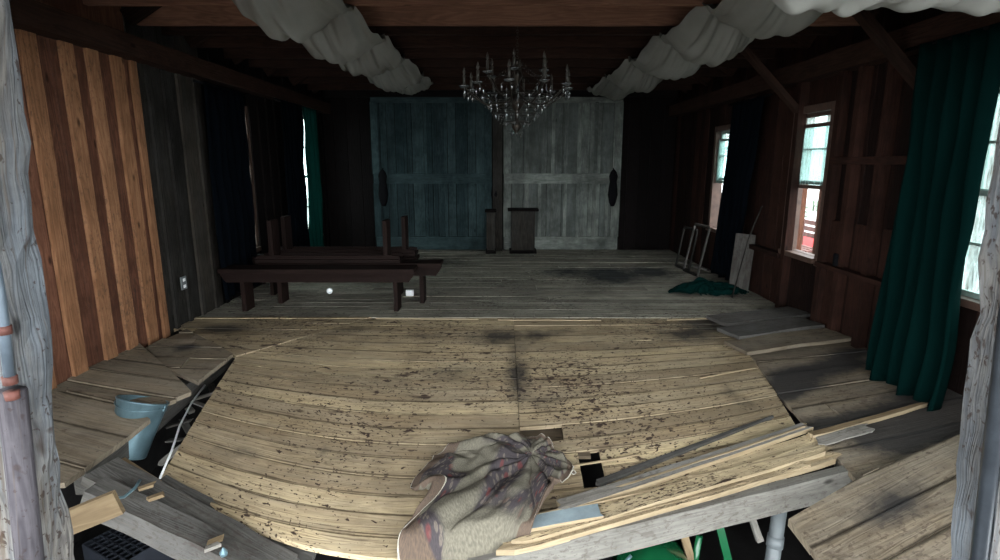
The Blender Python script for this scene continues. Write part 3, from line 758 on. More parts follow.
# chandelier -------------------------------------------------------
CH=on_y(517,90,5.0); r_=empty('chandelier',(CH.x,5.0,0))
tag(r_,'dark crystal chandelier with two tiers of candle arms hanging from a joist','chandelier')
mb=MB(); z=2.60
while z>2.34:
    q=MB(); ph=0 if int(z*1000)//26%2 else math.pi/2
    q0=[Vector((.010*math.cos(a)*math.cos(ph),.010*math.cos(a)*math.sin(ph),z+.017*math.sin(a))) for a in [i*math.pi/4 for i in range(9)]]
    mb.tube(q0,.0028,5,caps=False); z-=.026
mb.build('chain',M['iron'],r_,smooth=True)
mb=MB(); mb.lathe([(.008,2.36),(.03,2.35),(.016,2.32),(.016,2.27),(.04,2.25),(.05,2.22),(.02,2.18),(.014,2.12),(.03,2.08),(.06,2.05),(.07,2.01),(.045,1.97),(.018,1.93),(.018,1.86),(.04,1.83),(.045,1.80),(.02,1.77),(.006,1.74)],n=20)
mb.build('centre_column',M['iron'],r_,smooth=True)
arm_protos={}
def chand_arm(R_,z0,zt):
    mb=MB(); pts=[]
    for i in range(15):
        t=i/14; pts.append((.03+(R_-.03)*t, 0, z0-.09*math.sin(t*math.pi*1.05)+ (zt-z0)*t**2))
    mb.tube(pts,.0065,7); a=mb.build('candle_arm',M['iron'],smooth=True)
    e=pts[-1]
    m2=MB(); m2.lathe([(.006,-.01),(.036,.0),(.046,.012),(.040,.012),(.012,.006)],c=e,n=14); c2=m2.build('drip_pan',M['crystal'],a,smooth=True)
    m3=MB(); m3.lathe([(.011,.0),(.012,.085),(.007,.09)],c=(e[0],0,e[2]+.008),n=10); m3.build('candle_sleeve',M['bulb'],a,smooth=True)
    m4=MB(); m4.lathe([(.003,0),(.011,.012),(.0125,.025),(.006,.048),(.001,.062)],c=(e[0],0,e[2]+.098),n=10); m4.build('bulb',M['bulb'],a,smooth=True)
    return a
for R_,z0,zt,n,o_ in ((.45,2.06,2.11,10,.15),(.27,2.14,2.22,6,.4)):
    a0=chand_arm(R_,z0,zt)
    for k in range(n):
        a=a0 if k==0 else copy_tree(a0)
        a.parent=r_; a.rotation_euler=(0,0,o_+2*math.pi*k/n)
def drop_mesh():
    mb=MB(); mb.lathe([(.001,.0),(.0085,-.012),(.0075,-.02),(.001,-.046)],n=6); mb.lathe([(.001,.016),(.005,.010),(.001,.003)],n=6); return mb
d0=drop_mesh().build('crystal_drop',M['crystal'],r_); rd=random.Random(3); cnt=0; pos=[]
for k in range(10):
    a=.15+2*math.pi*k/10
    for j in range(4):
        b=a+.09*(j-1.5); pos.append((.45*math.cos(b),.45*math.sin(b),2.095-.02*(j%2)))
for R_,z,n in ((.30,2.05,20),(.24,1.98,16),(.18,1.91,12),(.10,1.84,7),(.035,1.76,4)):
    for k in range(n):
        b=2*math.pi*k/n; pos.append((R_*math.cos(b),R_*math.sin(b),z+rd.uniform(-.012,.012)))
pos=pos[:99]
for i,q in enumerate(pos):
    c_=d0 if i==0 else d0.copy()
    if i: COL.objects.link(c_); c_.parent=r_
    c_.location=q; c_.rotation_euler=(0,0,rd.random()*3)
mb=MB()
for R1,z1,R2,z2,n in ((.05,2.33,.27,2.19,12),(.10,2.02,.30,2.04,16),(.44,2.10,.30,2.04,20),(.30,2.03,.24,1.97,16),(.24,1.97,.18,1.90,14),(.18,1.90,.10,1.83,10),(.10,1.83,.035,1.75,8)):
    for k in range(n):
        b=2*math.pi*k/n; m_=7 if R1-R2>.1 or R2-R1>.1 else 4
        for j in range(m_+1):
            t=j/m_; R_=R1+(R2-R1)*t; z=z1+(z2-z1)*t-.03*math.sin(math.pi*t)
            mb.lathe([(.0005,.006),(.0055,0),(.0005,-.006)],c=(R_*math.cos(b),R_*math.sin(b),z),n=5)
tag(mb.build('crystal_bead_strings',M['crystal'],r_),kind='stuff')
mb=MB()
for R_,z in ((.30,2.055),(.24,1.985),(.18,1.915),(.10,1.845)):
    mb.tube([(R_*math.cos(i*math.pi/16),R_*math.sin(i*math.pi/16),z) for i in range(33)],.004,5)
mb.build('crystal_hoop',M['iron'],r_,smooth=True)

# swagged cloth ----------------------------------------------------
def swag(xc, ys, w, sags, name, lab, tops=JZ+.02, seed=0, n=18, nt=26):
    P=[]; sd=seed*13.7
    for k in range(len(ys)-1):
        for i in range(n if k<len(ys)-2 else n+1):
            f=i/n; y=ys[k]+(ys[k+1]-ys[k])*f; row=[]
            sh=math.sin(math.pi*f)**.8; pinch=1-.25*(1-sh)
            for j in range(nt+1):
                t=j/nt*2-1
                x=xc(y)+t*w/2*pinch+ .03*noise.noise(Vector((y*1.5,sd,0)))
                edge=abs(t)**2.2
                skew=.5+.5*t*(1 if xc(0)<0 else -1)      # inner edge rides higher
                z=tops-sags[k]*sh*(1-.45*edge)*(.72+.42*(1-skew))
                z+=(.018+.02*(1-sh))*noise.noise(Vector((t*5+sd,f*1.3+k,0)))*2.6*(.6+.4*sh)+.02*noise.noise(Vector((t*11+sd,f*2.5+k*3,5)))*2
                z+=.014*math.sin(f*22+t*3.5+k)*(abs(t)**1.5)+.02*noise.noise(Vector((t*3+sd,y*4,k)))
                yy=y+.05*sh*math.cos(t*2.5)+.03*math.sin(t*6+k)
                row.append(Vector((x,yy,z)))
            P.append(row)
    mb=MB(); mb.grid(P); o=mb.build(name,M['sheer'],smooth=True,solid=.002,sub=1); tag(o,lab,'fabric swag'); return o
swag(lambda y:-1.33+.02*(y-3), [2.6,3.35,4.38,5.35,6.5,7.8,8.5],.62,[.3,.34,.34,.30,.28,.2],'fabric_swag','pale sheer cloth looped over the joists on the bench side of the chandelier',seed=1)
swag(lambda y:1.72-.02*(y-3), [2.6,3.35,4.38,5.35,6.5,7.8,9.2],.62,[.28,.36,.36,.32,.30,.22],'fabric_swag','pale sheer cloth looped over the joists on the window side of the chandelier',seed=2)
# bright cloth gathered just inside the doorway
P=[]
for i in range(181):
    f=i/180; x=.78+f*1.3; row=[]
    for j in range(41):
        a=j/40*2*math.pi
        r1=.085+.007*math.sin(f*70+2*math.sin(a*2+f*9))+.006*math.sin(f*41+a*3)+.015*noise.noise(Vector((f*9,a*1.2,1)))
        zc=2.235-.05*math.sin(math.pi*min(1,f*1.05))**.8-.05*f-.07; 
        row.append(Vector((x,1.98+.9*r1*math.cos(a)+.05*f,zc+1.25*r1*math.sin(a)*(1+.2*math.sin(f*9)) )))
    P.append(row)
mb=MB(); mb.grid(P); o=mb.build('gathered_cloth',M['sheer'],smooth=True,sub=1); tag(o,'bright white gathered cloth bunched along the head of the doorway','cloth')

# hanging curtains -------------------------------------------------
def curtain(side, ya0, ya1, yb0, yb1, z0, z1, folds, mat, lab, depth=.05, x=None, seed=0, flare=0, nm='curtain'):
    X=side*(WX-.12) if x is None else x; P=[]; nu=folds*10; nv=30
    for i in range(nu+1):
        f=i/nu; row=[]
        for j in range(nv+1):
            g=j/nv; z=z0+(z1-z0)*g; g2=1-g
            y=(yb0+(yb1-yb0)*f)*g2+(ya0+(ya1-ya0)*f)*g
            y+=.02*noise.noise(Vector((f*4,g*3,seed)))
            d=depth*(.5+.7*g2)*math.sin(f*folds*2*math.pi+.8*math.sin(g*4+seed))+.03*noise.noise(Vector((f*5,g*4,seed+5)))
            row.append(Vector((X-side*(d+flare*g2**3),y,z-.02*math.sin(f*17)*(g2>.9))))
        P.append(row)
    mb=MB(); mb.grid(P); o=mb.build(nm,mat,smooth=True,solid=.003); tag(o,lab,'curtain')
    m2=MB(); m2.tube([(X+side*.02,min(ya0,ya1)-.12,z1),(X+side*.02,max(ya0,ya1)+.12,z1)],.012,8); m2.build('curtain_rod',M['black'],o,smooth=True)
    return o
curtain(1,3.32,3.98,3.22,3.88,.0,2.26,5,M['curtain'],'long dark green curtain reaching the floor beside the window next to the doorway',.06,x=2.78,seed=1,flare=.06)
curtain(1,6.25,7.08,6.65,7.32,.10,2.2,7,M['curtaindark'],'black curtain slanting across the window at the far end',.04,x=2.82,seed=2)
curtain(-1,5.62,6.50,5.62,6.50,.12,2.25,6,M['curtaindark'],'black curtain leaving one thin slit of daylight above the benches',.03,x=-2.84,seed=3)
curtain(-1,7.55,8.30,7.55,8.33,.1,2.3,6,M['curtaindark'],'black curtain in the rear corner of the plain wall',.03,x=-2.84,seed=4)
curtain(-1,8.38,9.0,8.37,9.0,.1,2.3,4,M['tealcurtain'],'green curtain catching daylight in the rear corner behind the benches',.03,x=-2.85,seed=5)

# simulated cloth heaps --------------------------------------------
def drape(P, rest, hfun, steps=120, iters=10, g=.0012, bend=.25, fric=.6):
    """position-based cloth: P (n,m,3) start, rest (n,m,2) flat layout"""
    n,m_=P.shape[:2]; V=np.zeros_like(P)
    cons=[]
    def add(di,dj,st):
        for pi in range(2):
            a=[slice(None),slice(None)]; b=[slice(None),slice(None)]
            i0=0 if di>=0 else -di; 
            I=np.arange(max(0,-di),n-max(0,di)); J=np.arange(max(0,-dj),m_-max(0,dj))
            if abs(di)>0:
                I=I[(I//abs(di))%2==pi]
            else: J=J[(J//abs(dj))%2==pi]
            if len(I)==0 or len(J)==0: continue
            A=np.ix_(I,J); B=np.ix_(I+di,J+dj)
            L=np.linalg.norm(rest[A]-rest[B],axis=-1); cons.append((A,B,L,st))
    add(1,0,1.0); add(0,1,1.0); add(1,1,.5); add(1,-1,.5); add(2,0,bend); add(0,2,bend); add(4,0,bend*.6); add(0,4,bend*.6); add(3,3,bend*.4); add(3,-3,bend*.4)
    for s_ in range(steps):
        V*=.97; V[...,2]-=g; Q=P.copy(); P=P+V
        for k in range(iters):
            for A,B,L,st in cons:
                d=P[B]-P[A]; l=np.linalg.norm(d,axis=-1)+1e-9
                if st<1: 
                    c=((l-L)/l*.5*st)[...,None]*d
                else: c=((l-L)/l*.5)[...,None]*d
                P[A]+=c; P[B]-=c
            h=hfun(P[...,0],P[...,1]); hit=P[...,2]<h
            P[...,2]=np.where(hit,h,P[...,2])
            if k==iters-1:
                f=(hit*fric)[...,None]*np.array([1,1,0]); P=P*(1-f)+Q*f
        V=P-Q; sp=np.linalg.norm(V,axis=-1,keepdims=True); V=V*np.minimum(1,.02/(sp+1e-9))
    return P
def npsag(x,y):
    a=.45*np.minimum(1.35,np.maximum(0,(5.3-y)/2.7))**1.3
    u=np.where(x<-.4,(x+.4)/2.6,(x+.4)/3.4); return -a*np.maximum(0,1-u*u)
def heap(nx,ny,sx,sy,cx,cy,rot,sq,seed,hfun,amp,steps=110,layers=((2.2,1.6),(4.5,3.1)),bend=.25):
    u=np.linspace(-.5,.5,nx)[:,None]; v=np.linspace(-.5,.5,ny)[None,:]
    rest=np.stack([u*sx+0*v,v*sy+0*u],-1)
    P=np.zeros((nx,ny,3)); 
    for i in range(nx):
        for j in range(ny):
            x,y=rest[i,j]; q=0
            wx=.16*noise.noise(Vector((x*2.3,y*2.3,seed))); wy=.16*noise.noise(Vector((x*2.3+9,y*2.3,seed)))
            for a,b in layers: q+=noise.noise(Vector((x*a+seed,y*b,seed*2)))/(a/2)
            X_=x*sq[0]+wx; Y_=y*sq[1]+wy; c,s_=math.cos(rot),math.sin(rot)
            P[i,j]=(cx+X_*c-Y_*s_,cy+X_*s_+Y_*c,0)
            P[i,j,2]=amp*(1.1+q*1.2)
    P[...,2]+=hfun(P[...,0],P[...,1]).clip(-.55)
    return drape(P,rest,hfun,steps=steps,bend=bend)
ge=Vector(FX(560,538)); gd=(Vector(FX(845,470))-ge); he=Vector(FX(408,556))
def rug_floor(x,y):
    base=npsag(x,y)+.035+.05*np.clip((2.95-y)/.25,0,1)
    edge=he.y+.0+(x-he.x)*0.12
    return np.where(y<edge, -1.05, base)
def interp(tab,x):
    x%=360
    for (a0,r0),(a1,r1) in zip(tab,tab[1:]+[(tab[0][0]+360,tab[0][1])]):
        xx=x if x>=a0 else x+360
        if a0<=xx<=a1:
            f=(xx-a0)/(a1-a0); f=f*f*(3-2*f); return r0+(r1-r0)*f
    return tab[0][1]
def pleated(G,tab,amp,mound,npl,seed,base,edge=None,flaps=(),nr=60,nth=200,lean=.03,warp=14):
    P=[];U=[]
    for i in range(nr+1):
        s_=i/nr; row=[]; ur=[]
        for j in range(nth+1):
            th=360*j/nth; R_=interp(tab,th); se=s_; zz=0
            for (t0,t1,cut) in flaps:
                m_=min(1,max(0,min(th-t0,t1-th)/14))
                if m_>0:
                    c_=1-(1-cut)*m_
                    if s_>c_: se=c_-(s_-c_)*.9; zz=.035+.02*math.sin(s_*30)
            r=R_*se
            wth=th+warp*noise.noise(Vector((math.cos(math.radians(th))*1.5,math.sin(math.radians(th))*1.5+se*1.6,seed)))*2
            ph=math.radians(wth)*npl
            k=min(1,r/.22)*(.55+.6*abs(noise.noise(Vector((math.cos(math.radians(th)),se*2,seed+3)))*2))
            c0=math.cos(math.radians(th)); s0=math.sin(math.radians(th))
            fold=(1-abs(math.sin(ph/2))**.7)
            fold2=(1-abs(math.sin(ph*1.5+1+se*2)))*.25
            off=lean*k*math.sin(ph)
            x=G[0]+r*c0-off*s0; y=G[1]+r*s0+off*c0
            x+=.03*noise.noise(Vector((x*5,y*5,seed))); y+=.03*noise.noise(Vector((x*5,y*5,seed+9)))
            z=base(x,y)+.012+amp*k*(fold+fold2)*(1-.35*se)+mound*max(0,1-se*1.1)**1.0*(.7+.6*noise.noise(Vector((x*4,y*4,seed))))+zz
            z+=.012*noise.noise(Vector((x*14,y*14,seed)))
            if edge is not None:
                e=edge(x)
                if y<e:
                    d=e-y; z-=d*2.2; y=e-.35*d
            row.append(Vector((x,y,z)))
            q=max(abs(math.cos(math.radians(th+20))),abs(math.sin(math.radians(th+20))))
            ur.append((.5+.5*s_*math.cos(math.radians(th+20))/q,.5+.5*s_*math.sin(math.radians(th+20))/q))
        P.append(row);U.append(ur)
    mb=MB(); 
    for row in P: mb.v.extend([tuple(p) for p in row])
    nv=nth+1
    for i in range(nr):
        for j in range(nth):
            mb.face([i*nv+j,(i+1)*nv+j,(i+1)*nv+j+1,i*nv+j+1],[U[i][j],U[i+1][j],U[i+1][j+1],U[i][j+1]],.5)
    return mb
rb_=lambda x,y: sag(x,y)+.03+.06*min(1,max(0,(2.98-y+x*.15)/.2))
mb=pleated((.20,3.14),[(20,.16),(60,.20),(110,.22),(150,.40),(180,.62),(205,.82),(228,1.0),(245,.98),(262,.62),(285,.36),(310,.30),(345,.24)],.085,.07,13,5,rb_,edge=lambda x: 2.56+.12*(x+.1),flaps=((196,222,.80),(268,300,.85)))
o=mb.build('crumpled_rug',M['rug'],smooth=True,up=True,solid=.008,sub=1); tag(o,'crumpled tan rug with burgundy figures heaped on the sagging floor edge','rug')
pc=on_z(700,292,0)
mb=pleated((pc.x+.12,pc.y-.02),[(0,.44),(60,.26),(100,.24),(150,.36),(185,.52),(215,.40),(250,.22),(290,.24),(330,.36)],.10,.20,11,31,lambda x,y:0.0,nr=40,nth=140,lean=.04,warp=26)
o=mb.build('fallen_curtain',M['greencloth'],smooth=True,solid=.006,sub=1); tag(o,'dark teal cloth lying in a heap on the floor under the windows','cloth')

# things leaning at the wall behind the green heap
def lean_board(px0,px1,pyb,pyt,x,mat,lab,nm,w,frame=False,yd=None,xt=None):
    b=on_z(px0,pyb,0); tz=None
    top=on_y(px1,pyt,b.y+(.0 if yd is None else yd))
    mb=MB(); mb.board(b+Vector((0,0,.0)),top,w,.018,side=(1,-.25,0) if not frame else (0,1,0),seg=3,jit=.003); o=mb.build(nm,mat); tag(o,lab,'board'); return o
b=on_z(737,280,0); b=Vector((2.62,6.85,0)); mb=MB(); q=on_y(739,278,6.42); q2=on_y(746,234,6.5)
mb.board((q.x,6.42,.02),(q2.x,6.5,q2.z),.23,.02,side=(1,0,0),seg=4,jit=.002)
o=mb.build('leaning_board',M['darkbeam']); tag(o,'grey board leaning on the wall behind the teal cloth heap','board')
mb=MB(); a=on_y(748,240,6.12); b=on_y(762,206,6.12); mb.tube([(a.x-.12,6.12,.02),a,b],.008,6); o=mb.build('thin_stick',M['greywall'],smooth=True); tag(o,'thin stick leaning above the leaning grey board','stick')
for k,(px,pt) in enumerate(((676,684),(684,695))):
    a=on_z(px,262,0); a=Vector((a.x,8.1-.35*k,.0)); a=on_y(px,262,8.1-.35*k); a.z=0.005; t_=on_y(pt,228-(3*k),8.2-.35*k)
    mb=MB(); 
    r_=empty('empty_window_sash',(a.x,a.y,0))
    L_=t_-a; dy=Vector((.05,-.42,0))
    for (p0,p1) in ((Vector((0,0,.02)),L_),(dy+Vector((0,0,.02)),dy+L_)):
        m1=MB(); m1.board(p0,p1,.035,.02,side=(0,1,0)); m1.build('frame_stile',M['darkbeam'] if k else M['greywall'],r_)
    for f in (0,1):
        m1=MB(); m1.board(Vector((0,0,.03))+L_*f*.98,dy+Vector((0,0,.03))+L_*f*.98,.035,.02,side=(0,0,1)); m1.build('frame_rail',M['greywall'],r_)
    tag(r_,('empty window frame leaning at the wall under the far window, nearer the doors','empty window frame leaning at the wall under the far window, nearer the teal cloth')[k],'frame','leaning frames')
a=on_z(680,263,0.01); b=on_z(708,271,0.01); mb=MB(); mb.board(a,b,.05,.03,seg=3,jit=.003); o=mb.build('floor_strip',M['beam']); o.location.z=.012; tag(o,'pale strip of wood on the floor below the leaning frames','board')

# loose and broken boards ------------------------------------------
def loose(p0,p1,w,t,dz,mats,lab,nm='broken_floorboard',w1=None,jit=.006,seg=14,rag=.03,wav=.01,rnd=None,grp=None,side=None,dz1=None,cw=1):
    a=on_floor(*p0,dz); b=on_floor(*p1,dz if dz1 is None else dz1)
    n=8; mb=MB(); d=(b-a); d.z=0; sd=Vector((0,0,1)).cross(d).normalized()
    rings=[]; s0=R.uniform(0,90)
    for i in range(seg+1):
        f=i/seg; c=a.lerp(b,f); c.z=max(c.z, sag(c.x,c.y)+min(dz,dz if dz1 is None else dz1)); ww=(w+((w if w1 is None else w1)-w)*f)/2
        e1=jit*noise.noise(Vector((f*6,s0,0))); e2=jit*noise.noise(Vector((f*6,s0,4))); zz=wav*noise.noise(Vector((f*2.5,s0,8)))
        pr=[]; q=4
        for j in range(q+1):
            x=-1+2*j/q; off=(rag*R.uniform(-1,1) if i in (0,seg) else 0)
            pr.append(c+sd*(ww*x+(e1 if x<0 else e2))+Vector((0,0,zz+t/2))+d.normalized()*off)
        pr2=[p-Vector((0,0,t)) for p in reversed(pr)]
        rings.append(pr+pr2)
    mb.loft(rings,rnd,0,endm=len(mats)-1)
    # pale split edge faces
    if len(mats)>1:
        for k,f in enumerate(mb.f):
            if len(f)==4:
                zs=[mb.v[i] for i in f]
                j=[i%10 for i in f]
                if set(j)=={4,5} or set(j)=={0,9}: mb.m[k]=len(mats)-1
    o=mb.build(nm,mats); tag(o,lab,'board',grp); return o
SM=[M['slab'],M['splinter']]
BM=[M['beam'],M['splinter']]
loose((560,508),(806,428),.10,.028,.035,BM,'grey broken board with a pale split edge, uppermost of the broken run',w1=.07)
loose((600,506),(818,440),.10,.03,.02,SM,'pale splintered board lying second in the broken run at the slumped edge')
loose((520,538),(826,449),.10,.03,.03,SM,'spotted pale board with jagged end lying third in the broken run',rag=.06)
loose((512,549),(835,457),.08,.03,.02,SM,'narrow pale board just behind the front girder, its end torn into splinters',rag=.09)
loose((430,537),(600,512),.11,.02,.055,[plain('blue_grey_paint',(.25,.31,.34),.7,0,.25,8),M['splinter']],'blue-grey painted board sticking out from under the rug')
loose((655,505),(806,466),.07,.02,.035,SM,'torn pale strip of board lying against the girder near the grey pipe',rag=.07,w1=.05)
for k,(a,b,w,lab) in enumerate((((618,488),(805,427),.014,'long white splinter along the uppermost broken board'),((560,512),(700,478),.010,'long pale splinter beside the rug end'),((600,522),(745,484),.012,'thin pale splinter on the third broken board'),((690,478),(812,452),.012,'short pale splinter near the torn board ends'),((470,530),(570,508),.010,'thin pale splinter beside the blue-grey board'),
    ((376,318.5),(478,319.5),.016,'pale splintered strip along the front edge of the level floor, nearest the bench'),((500,320),(600,320.5),.010,'pale splintered strip along the front edge of the level floor, middle piece'),((668,320),(712,318.5),.018,'pale splintered strip along the front edge of the level floor, nearest the windows'),
    ((700,378),(755,368),.010,'thin pale sliver on the slumped floor near the window side'),((560,468),(640,455),.012,'pale sliver along the broken edge above the dark hole'))):
    loose(a,b,w,.010,.05 if k<5 else .016,[M['splinter']],lab,'wood_splinter',jit=.004,rag=.02,wav=.004,grp='pale wood splinters')
loose((716,321),(800,312),.30,.03,.05,[M['darkbeam']],'dark lifted floorboard furthest from the doorway on the window side','loose_floorboard',rag=.01,jit=.003)
loose((728,334),(812,322),.28,.03,.06,[M['darkbeam']],'dark lifted floorboard in the middle of the three on the window side','loose_floorboard',rag=.01,jit=.003)
loose((735,348),(838,334),.30,.03,.05,[M['sidefloor']],'brown lifted floorboard nearest the doorway of the three on the window side','loose_floorboard',rag=.01,jit=.003)
loose((812,436),(925,405),.05,.025,.04,[M['tan'],M['splinter']],'thin orange-tan batten lying on the floor towards the green curtain','batten',rag=.02,w1=.03)
loose((818,442),(870,428),.09,.008,.045,[M['beam']],'pale grey scraped patch board beside the tan batten','scrap_board',rag=.03)
# dark recessed patch where boards are missing
h_=Vector((sj+.15,hole[1]+.02,0)); mb=MB(); mb.board((sj-.1,hole[1]+.01,sag(sj,hole[1])-.045),(sj+.45,hole[1]-.03,sag(sj+.4,hole[1])-.05),.36,.02,side=(0,1,0),seg=4); o=mb.build('subfloor_board',wood('brown_subfloor',(.15,.115,.08),(.09,.07,.05))); tag(o,'brown board showing where a floor plank is missing','board')
# split lines: long gap boards on the slumped floor
loose((596,484),(770,418),.05,.02,.004,[M['darkbeam']],'dark grey board lying along the long split of the slumped floor','split_floorboard',jit=.002,wav=0,w1=.02)

# girders and joists under the floor --------------------------------
def timber(a,b,w,h,mat,lab,nm,side=None,jit=.006,cat='beam',seg=16):
    mb=MB(); mb.board(a,b,w,h,side=side,seg=seg,jit=jit,rnd=.6,cw=2); o=mb.build(nm,mat); tag(o,lab,cat); return o
ga=on_floor(470,562,-.02); gb=on_floor(858,470,-.02); dv=(gb-ga).normalized()
timber(ga-Vector((0,0,.07)),gb-Vector((0,0,.05)),.06,.16,M['girder'],'long pale grey girder along the slumped front edge of the floor','floor_girder')
ga2=on_floor(840,455,-.02); gb2=on_floor(872,490,-.03)
timber(ga2-Vector((0,0,.06)),gb2-Vector((0,0,.06)),.05,.1,M['girder'],'short grey timber joining the girder end to the window-side floor','floor_timber')
a=on_z(92,494,-.12); b=on_z(268,578,-.52)
timber(a,b,.13,.13,M['darkbeam'],'heavy grey beam sloping down below the bucket','floor_beam',jit=.01)
a=on_z(100,470,-.10); b=on_z(285,572,-.50)
timber(a,b,.20,.05,M['darkbeam'],'wide grey plank between the heavy beam and the pale floor slab','fallen_plank',jit=.01)
a=on_z(160,482,-.24); b=on_z(312,560,-.56)
timber(a,b,.07,.04,M['darkbeam'],'narrow splintered plank just under the slab edge','fallen_plank',jit=.02)
a=on_z(116,463,-.12); b=on_z(153,487,-.19)
timber(a,b,.10,.02,M['tan'],'short row of sawn pale board ends below the bucket','board_ends',jit=.003,cat='board')
a=on_y(50,530,1.98); b=on_y(119,502,2.06)
timber(a,b,.03,.10,M['tan'],'new tan board end reaching out from the doorpost','board_stub',side=(0,1,0),jit=.002,cat='board')
for k,(x,lab) in enumerate(((-2.4,'under the orange-boarded side'),(-1.2,'under the bucket side of the slab'),(.2,'under the middle of the slab'),(1.4,'under the window side of the slab'),(2.5,'under the window-side floor'))):
    y0=2.9; mb=MB(); seg=16; rings=[]
    for i in range(seg+1):
        y=y0+(BY-y0)*i/seg; z=sag(x,y)-.13; rings.append([Vector((x-.04,y,z-.08)),Vector((x+.04,y,z-.08)),Vector((x+.04,y,z+.07)),Vector((x-.04,y,z+.07))])
    mb.loft(rings); o=mb.build('floor_joist',M['darkbeam']); tag(o,'dark floor joist running back '+lab,'joist','floor joists')

# bucket -----------------------------------------------------------
bb=on_y(127,456,3.34); r_=empty('metal_bucket',bb); r_.rotation_euler=(math.radians(-20),math.radians(12),0); r_.scale=(.98,.98,1.15)
mb=MB(); prof=[(.0,.0),(.110,.0),(.114,.008),(.126,.12),(.152,.305),(.158,.31),(.158,.318),(.150,.318),(.147,.30),(.108,.012),(0,.01)]
mb.lathe(prof,n=36,caps=False); mb.build('body',M['galv'],r_,smooth=True)
mb=MB(); mb.tube([(.155*math.cos(a),.155*math.sin(a),.316) for a in [i*math.pi/18 for i in range(37)]],.006,6,caps=False); mb.build('rim',M['galv'],r_,smooth=True)
mb=MB(); mb.tube([(.158*math.cos(a),-.158*math.sin(a)*.94,.30-.03*math.sin(a)) for a in [i*math.pi/14 for i in range(15)]],.004,6); mb.build('handle',M['galv'],r_,smooth=True)
for s_ in (-1,1):
    mb=MB(); mb.box((s_*.155,0,.295),(.012,.03,.035)); mb.build('handle_ear',M['galv'],r_,bevel=.003)
tag(r_,'blue-grey galvanised bucket tilted in the gap between the floor panels','bucket')

# rubble seen in the gaps and the pit -------------------------------
mb=MB(); pts=[on_z(205,385,-.2),on_z(192,402,-.26),on_z(180,425,-.24),on_z(172,450,-.22),on_z(160,478,-.2)]
mb.tube(pts,.007,6); o=mb.build('old_cable',M['paper'],smooth=True); tag(o,'thin pale cable dangling in the gap beside the bucket','cable')
mb=MB(); pts=[on_y(104,508,2.2),on_y(112,499,2.25),on_y(124,497,2.3),on_y(135,488,2.35),on_y(140,480,2.4)]
mb.tube(pts,.007,6); o=mb.build('bare_wire',M['galv'],smooth=True); tag(o,'stiff silver wire curling above the tan board end','wire')
rd=random.Random(12)
for k,(px,py) in enumerate(((178,424),(190,410),(176,440),(204,396),(186,426),(170,456),(212,388),(194,402))):
    a=on_z(px,py,-.30); mb=MB(); an=rd.uniform(-1.2,1.2); L_=rd.uniform(.12,.22); d=Vector((math.cos(an),math.sin(an),rd.uniform(-.3,.6)))*L_
    mb.board(a-d*.5,a+d*.5,.045,.012,seg=4,jit=.01,rag=.02); o=mb.build('wood_shard',M['beam'] if k%2 else M['darkbeam']); tag(o,'broken grey wood shard in the gap beside the bucket, %s from the slab corner'%ORD[(5,4,3,2,1,0,6,7).index(k)],'wood shard','wood shards in the gap')
for k,(px,py,lab) in enumerate(((148,487,'pale scrap of wood just below the slab corner'),(156,497,'pale scrap of wood on the wide plank'),(216,541,'pale scrap of wood low on the wide plank'),(213,547,'grey scrap of wood low on the wide plank'))):
    a=on_z(px,py,-.13-.17*(k>1)); mb=MB(); mb.board(a-Vector((.03,.02,0)),a+Vector((.03,.01,.01)),.03,.015,seg=3,jit=.008,rag=.012); o=mb.build('wood_scrap',M['beam'] if k==3 else M['tan']); tag(o,lab,'wood scrap','wood scraps on the wide plank')
mb=MB(); a=on_z(224,556,-.34); mb.lathe([(.0,0),(.016,.004),(.02,.02),(.004,.045)],c=a,n=7); o=mb.build('glass_shard',M['galv']); tag(o,'light blue crumpled scrap at the foot of the wide plank','scrap')
# dark crate
cp=on_z(128,552,-.92); r_=empty('plastic_crate',(cp.x,cp.y,-1.08)); r_.rotation_euler=(0,0,-.5)
mb=MB()
for i in range(9):
    mb.box((-.2+.05*i,0,.24),(.008,.3,.012)); 
for i in range(7): mb.box((0,-.15+.05*i,.24),(.4,.008,.012))
mb.build('grid_top',M['blue'],r_)
mb=MB()
for s_ in (-1,1): mb.box((s_*.2,0,.12),(.012,.31,.24)); mb.box((0,s_*.15,.12),(.4,.012,.24))
mb.build('crate_side',M['blue'],r_); tag(r_,'dark plastic grid crate in the pit below the heavy beam','crate')
# green machine
gp=on_y(655,545,2.85); r_=empty('garden_machine',(gp.x,gp.y,-1.1))
mb=MB(); rings=[]
Hm=gp.z+1.1
for i in range(13):
    f=i/12; z=Hm*.35+(Hm*.68)*f; k=(1-max(0,(f-.55)/.45)**2*.75)
    rings.append([Vector((.20*k*math.copysign(abs(math.cos(a))**.6,math.cos(a)),.24*k*math.copysign(abs(math.sin(a))**.6,math.sin(a)),z)) for a in [j*math.pi/12 for j in range(24)]])
mb.loft(rings); mb.build('hood',M['green'],r_,smooth=True)
mb=MB(); mb.box((0,0,Hm*.25),(.5,.6,.12)); mb.build('deck',M['green'],r_,bevel=.03)
for x in (-.26,.26):
    for y in (-.2,.22):
        mb=MB(); mb.tube([(x-.05,y,.14),(x+.05,y,.14)],.14,18); mb.build('wheel',M['black'],r_,smooth=True)
mb=MB(); mb.tube([(-.02,-.2,Hm*.9),(.05,-.22,Hm*1.0),(.14,-.2,Hm*.85),(.15,-.1,Hm*.6)],.012,8); mb.build('hose',M['galv'],r_,smooth=True)
mb=MB(); mb.tube([(.24,.05,Hm*.2),(.26,.02,Hm*1.1)],.02,8); mb.build('upright',M['green'],r_,smooth=True)
mb=MB(); mb.tube([(-.25,-.1,Hm*.2),(-.22,-.12,Hm*.9),(-.16,-.1,Hm*1.02)],.01,8); mb.build('lever',M['galv'],r_,smooth=True)
tag(r_,'shiny green garden machine standing in the pit under the slumped floor','garden machine')
